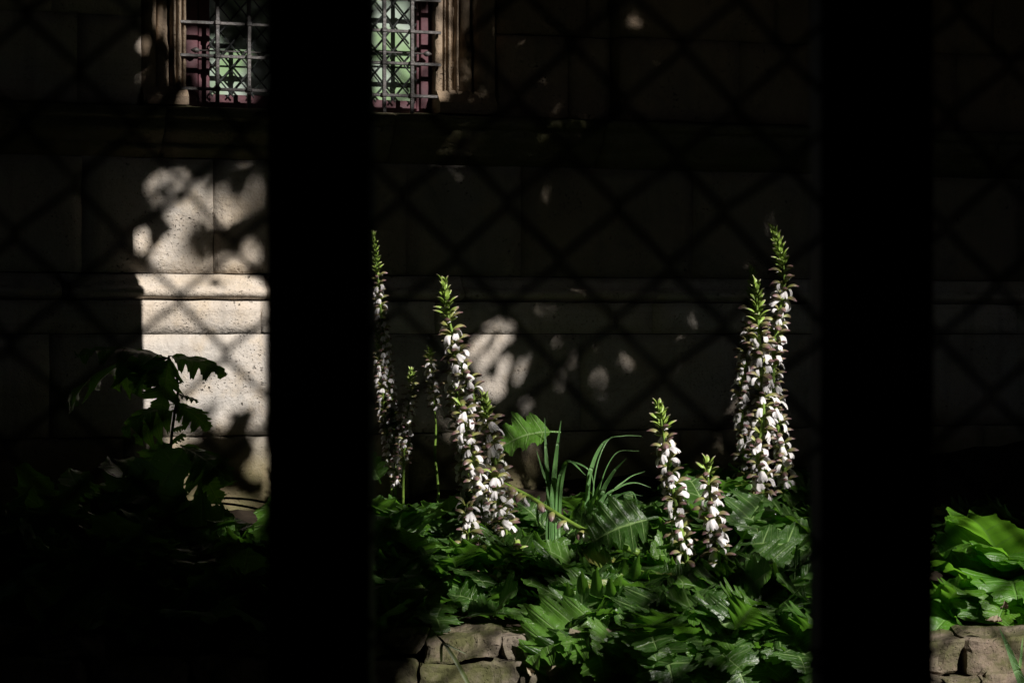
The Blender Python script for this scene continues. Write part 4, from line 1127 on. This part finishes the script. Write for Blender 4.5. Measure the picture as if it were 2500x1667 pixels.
# dark bent stalks lying low left of the left post
for lab, pa, d in (('upper of two thin dark stalks lying low against the lit wall', [(440, 1228), (520, 1216), (600, 1218), (680, 1232)], 8.2),
                   ('lower of two thin dark stalks lying low against the lit wall', [(450, 1226), (540, 1228), (620, 1240), (690, 1262)], 8.1)):
    P = smoothpath([atd(x, y, d) for x, y in pa], 6)
    V, F = tube([p - P[0] for p in P], .0042, 6)
    o = obj('bent_stalk', mesh('bent_stalk', V, F, M_DSTEM)); o.location = P[0]; tag(o, lab, 'stalk', 'dark stalks by the wall')

# ================================================================== dark leafy stalk standing against the sunlit wall
DP = 8.15
T = thing('leafy_stalk', 'dark plant with toothed drooping leaves silhouetted against the sunlit wall', 'plant', atd(425, 1330, DP))
TL = Vector(T.location)
def stalk(pa, r0, r1, dd=0.0):
    P = smoothpath([atd(x, y, DP + dd) for x, y in pa], 8); n = len(P)
    V, F = tube([p - TL for p in P], [r0 + (r1 - r0) * i / (n - 1) for i in range(n)], 7); obj('stalk', mesh('stalk', V, F, M_DSTEM), T)
stalk([(420, 1330), (415, 1180), (418, 1080), (426, 1010), (434, 960), (432, 925), (422, 892), (412, 872)], .006, .003)
stalk([(392, 985), (398, 940), (408, 890), (413, 868)], .0055, .004)
stalk([(515, 1290), (514, 1200), (522, 1175), (535, 1160)], .004, .002, .1)
stalk([(500, 1240), (480, 1160), (455, 1110), (425, 1100)], .004, .003, .05)
def hero(T, me, b, tip, dep, ddep=0.0, n=None, roll=0.0, name='leaf', stretch=1.12):
    p0 = atd(b[0], b[1], dep); p1 = atd(tip[0], tip[1], dep + ddep)
    d = p1 - p0; n = n or (-FW * .55 + UP * .8)
    return add_leaf(T, me, p0, d, n, d.length * stretch, roll, name)
SIL = [make_leaf('toothed_leaf', n=4, depth=.62, wid=.36, bend=b_, fold=-.12, wav=.05, pet=.05, teeth=.30, seed=60 + k, N=72, curl=.22) for k, b_ in enumerate((.7, 1.1, .5))]
hero(T, SIL[0], (413, 868), (540, 872), DP, -.08, UP * .9 - FW * .3)
hero(T, SIL[1], (410, 872), (165, 860), DP, .08, UP * .9 - FW * .25, 0, stretch=1.25)
hero(T, SIL[0], (408, 872), (230, 812), DP, -.10, UP * .9 - FW * .2, 0, stretch=1.2)
hero(T, SIL[1], (408, 874), (270, 905), DP, -.06, UP * .6 - FW * .8, 0, stretch=1.15)
hero(T, SIL[0], (405, 872), (330, 935), DP, -.1, UP * .3 - FW * .9, 0)
hero(T, SIL[1], (425, 1000), (330, 1060), DP, -.08, UP * .3 - FW * .9, 0)
hero(T, SIL[2], (412, 872), (402, 975), DP, -.12, -FW * .9 + RT * .3)
hero(T, SIL[0], (428, 985), (505, 1018), DP, -.08, UP * .8 - FW * .5)
hero(T, SIL[1], (428, 985), (290, 1000), DP, -.1, UP * .9 - FW * .25)
hero(T, SIL[2], (432, 962), (482, 968), DP, -.02, UP * .95 - FW * .1)
hero(T, SIL[0], (440, 1085), (555, 1130), DP, -.12, UP * .85 - FW * .4)
hero(T, SIL[1], (460, 1090), (520, 1190), DP, -.14, UP * .4 - FW * .9)
hero(T, SIL[1], (425, 1080), (330, 1130), DP, -.1, UP * .6 - FW * .7)
for (a, b) in (((418, 1080), (445, 1058)), ((418, 1050), (442, 1040)), ((416, 1120), (448, 1105)), ((415, 1150), (440, 1190)), ((434, 935), (442, 928)), ((420, 1020), (398, 1012)), ((412, 1090), (388, 1075))):
    hero(T, SIL[2], a, b, DP, -.02, UP * .7 - FW * .7)

# ================================================================== leaves that stand out singly in the sun
plants = {o['label']: o for o in bpy.data.objects if o.get('category') == 'plant'}
def PL(key): return [o for l, o in plants.items() if key in l][0]
HU = UP * .75 - FW * .75
for key, m, b, tip, dep, dd, nrm in (
        ('foot of the short central', 2, (1608, 1262), (1462, 1285), 7.6, -.08, HU),
        ('between the two short', 1, (1800, 1340), (1868, 1196), 7.72, .12, UP * .45 - FW * .9),
        ('between the two short', 3, (1800, 1330), (1985, 1300), 7.62, -.05, HU),
        ('mid bed right of', 2, (1795, 1345), (1950, 1418), 7.55, -.1, UP * .5 - FW * .9),
        ('below the iris', 4, (1370, 1055), (1222, 1040), 8.1, -.06, UP * .9 - FW * .5),
        ('below the fallen', 1, (1500, 1430), (1345, 1478), 7.4, -.12, HU),
        ('below the fallen', 3, (1520, 1400), (1420, 1500), 7.35, -.12, HU),
        ('right of the cracked', 2, (1500, 1500), (1300, 1545), 7.1, -.12, HU),
        ('right of the cracked', 5, (1450, 1540), (1330, 1660), 7.05, -.1, UP * .3 - FW),
        ('below the short central spike', 1, (1640, 1440), (1500, 1520), 7.15, -.12, HU),
        ('below the short central spike', 4, (1600, 1540), (1650, 1680), 7.0, -.1, UP * .3 - FW),
        ('lower middle right', 2, (1840, 1480), (1690, 1560), 7.1, -.12, HU),
        ('lower middle right', 0, (1770, 1560), (1830, 1690), 7.0, -.08, UP * .3 - FW),
        ('border beside the right post', 3, (1960, 1430), (1985, 1580), 7.15, -.12, UP * .4 - FW),
        ('border beside the right post', 1, (1930, 1520), (1850, 1640), 7.05, -.1, UP * .4 - FW),
        ('partly hidden', 6, (1930, 1290), (2010, 1370), 7.7, -.1, UP * .6 - FW * .8),
        ('beside the left post', 2, (955, 1340), (1000, 1420), 7.5, -.08, UP * .4 - FW),
        ('beside the left post', 1, (930, 1180), (905, 1120), 7.7, -.05, -FW + UP * .3),
        ('beside the left post', 4, (960, 1250), (900, 1320), 7.6, -.08, -FW + UP * .4)):
    hero(PL(key), ACAN[m], b, tip, dep, dd, nrm, random.gauss(0, .12))

# ================================================================== dry leaves and petals that have dropped
DRY = [make_leaf('dry_leaf', n=3, depth=.25, wid=.34, bend=b_, fold=.5, wav=.05, pet=.12, seed=80 + k, mat=M_DRY, N=30, curl=-.4) for k, b_ in enumerate((1.2, -.8, 1.8))]
def dropped(label, px, py, dep, size, k, d, n):
    o = obj('dry_leaf', DRY[k], None, frame(atd(px, py, dep), d, n, size)); tag(o, label, 'leaf', 'dry leaves dropped in the bed')
dropped('grey-brown dry leaf on the edge of the right border stone', 2405, 1512, 7.0, .05, 1, RT * .9 - UP * .35, UP - FW * .5)
dropped('curled tan dry leaf hanging above the right border stone', 2452, 1462, 7.02, .035, 2, -UP + RT * .1, -FW + RT * .3)
dropped('torn pale leaf scrap low on the cracked border stone', 1285, 1628, 6.98, .03, 0, -UP * .6 + RT * .6, -FW + UP * .2)
pet = []
for lab, px, py, dep in (('fallen white petal on the leaves in the lower middle', 1483, 1578, 6.98), ('fallen white petal on the leaf beside the right post', 1962, 1388, 7.5)):
    o = obj('fallen_petal', LIPS[2], None, frame(atd(px, py, dep), -UP * .3 + RT, -FW + UP, .8)); tag(o, lab, 'petal', 'fallen petals')
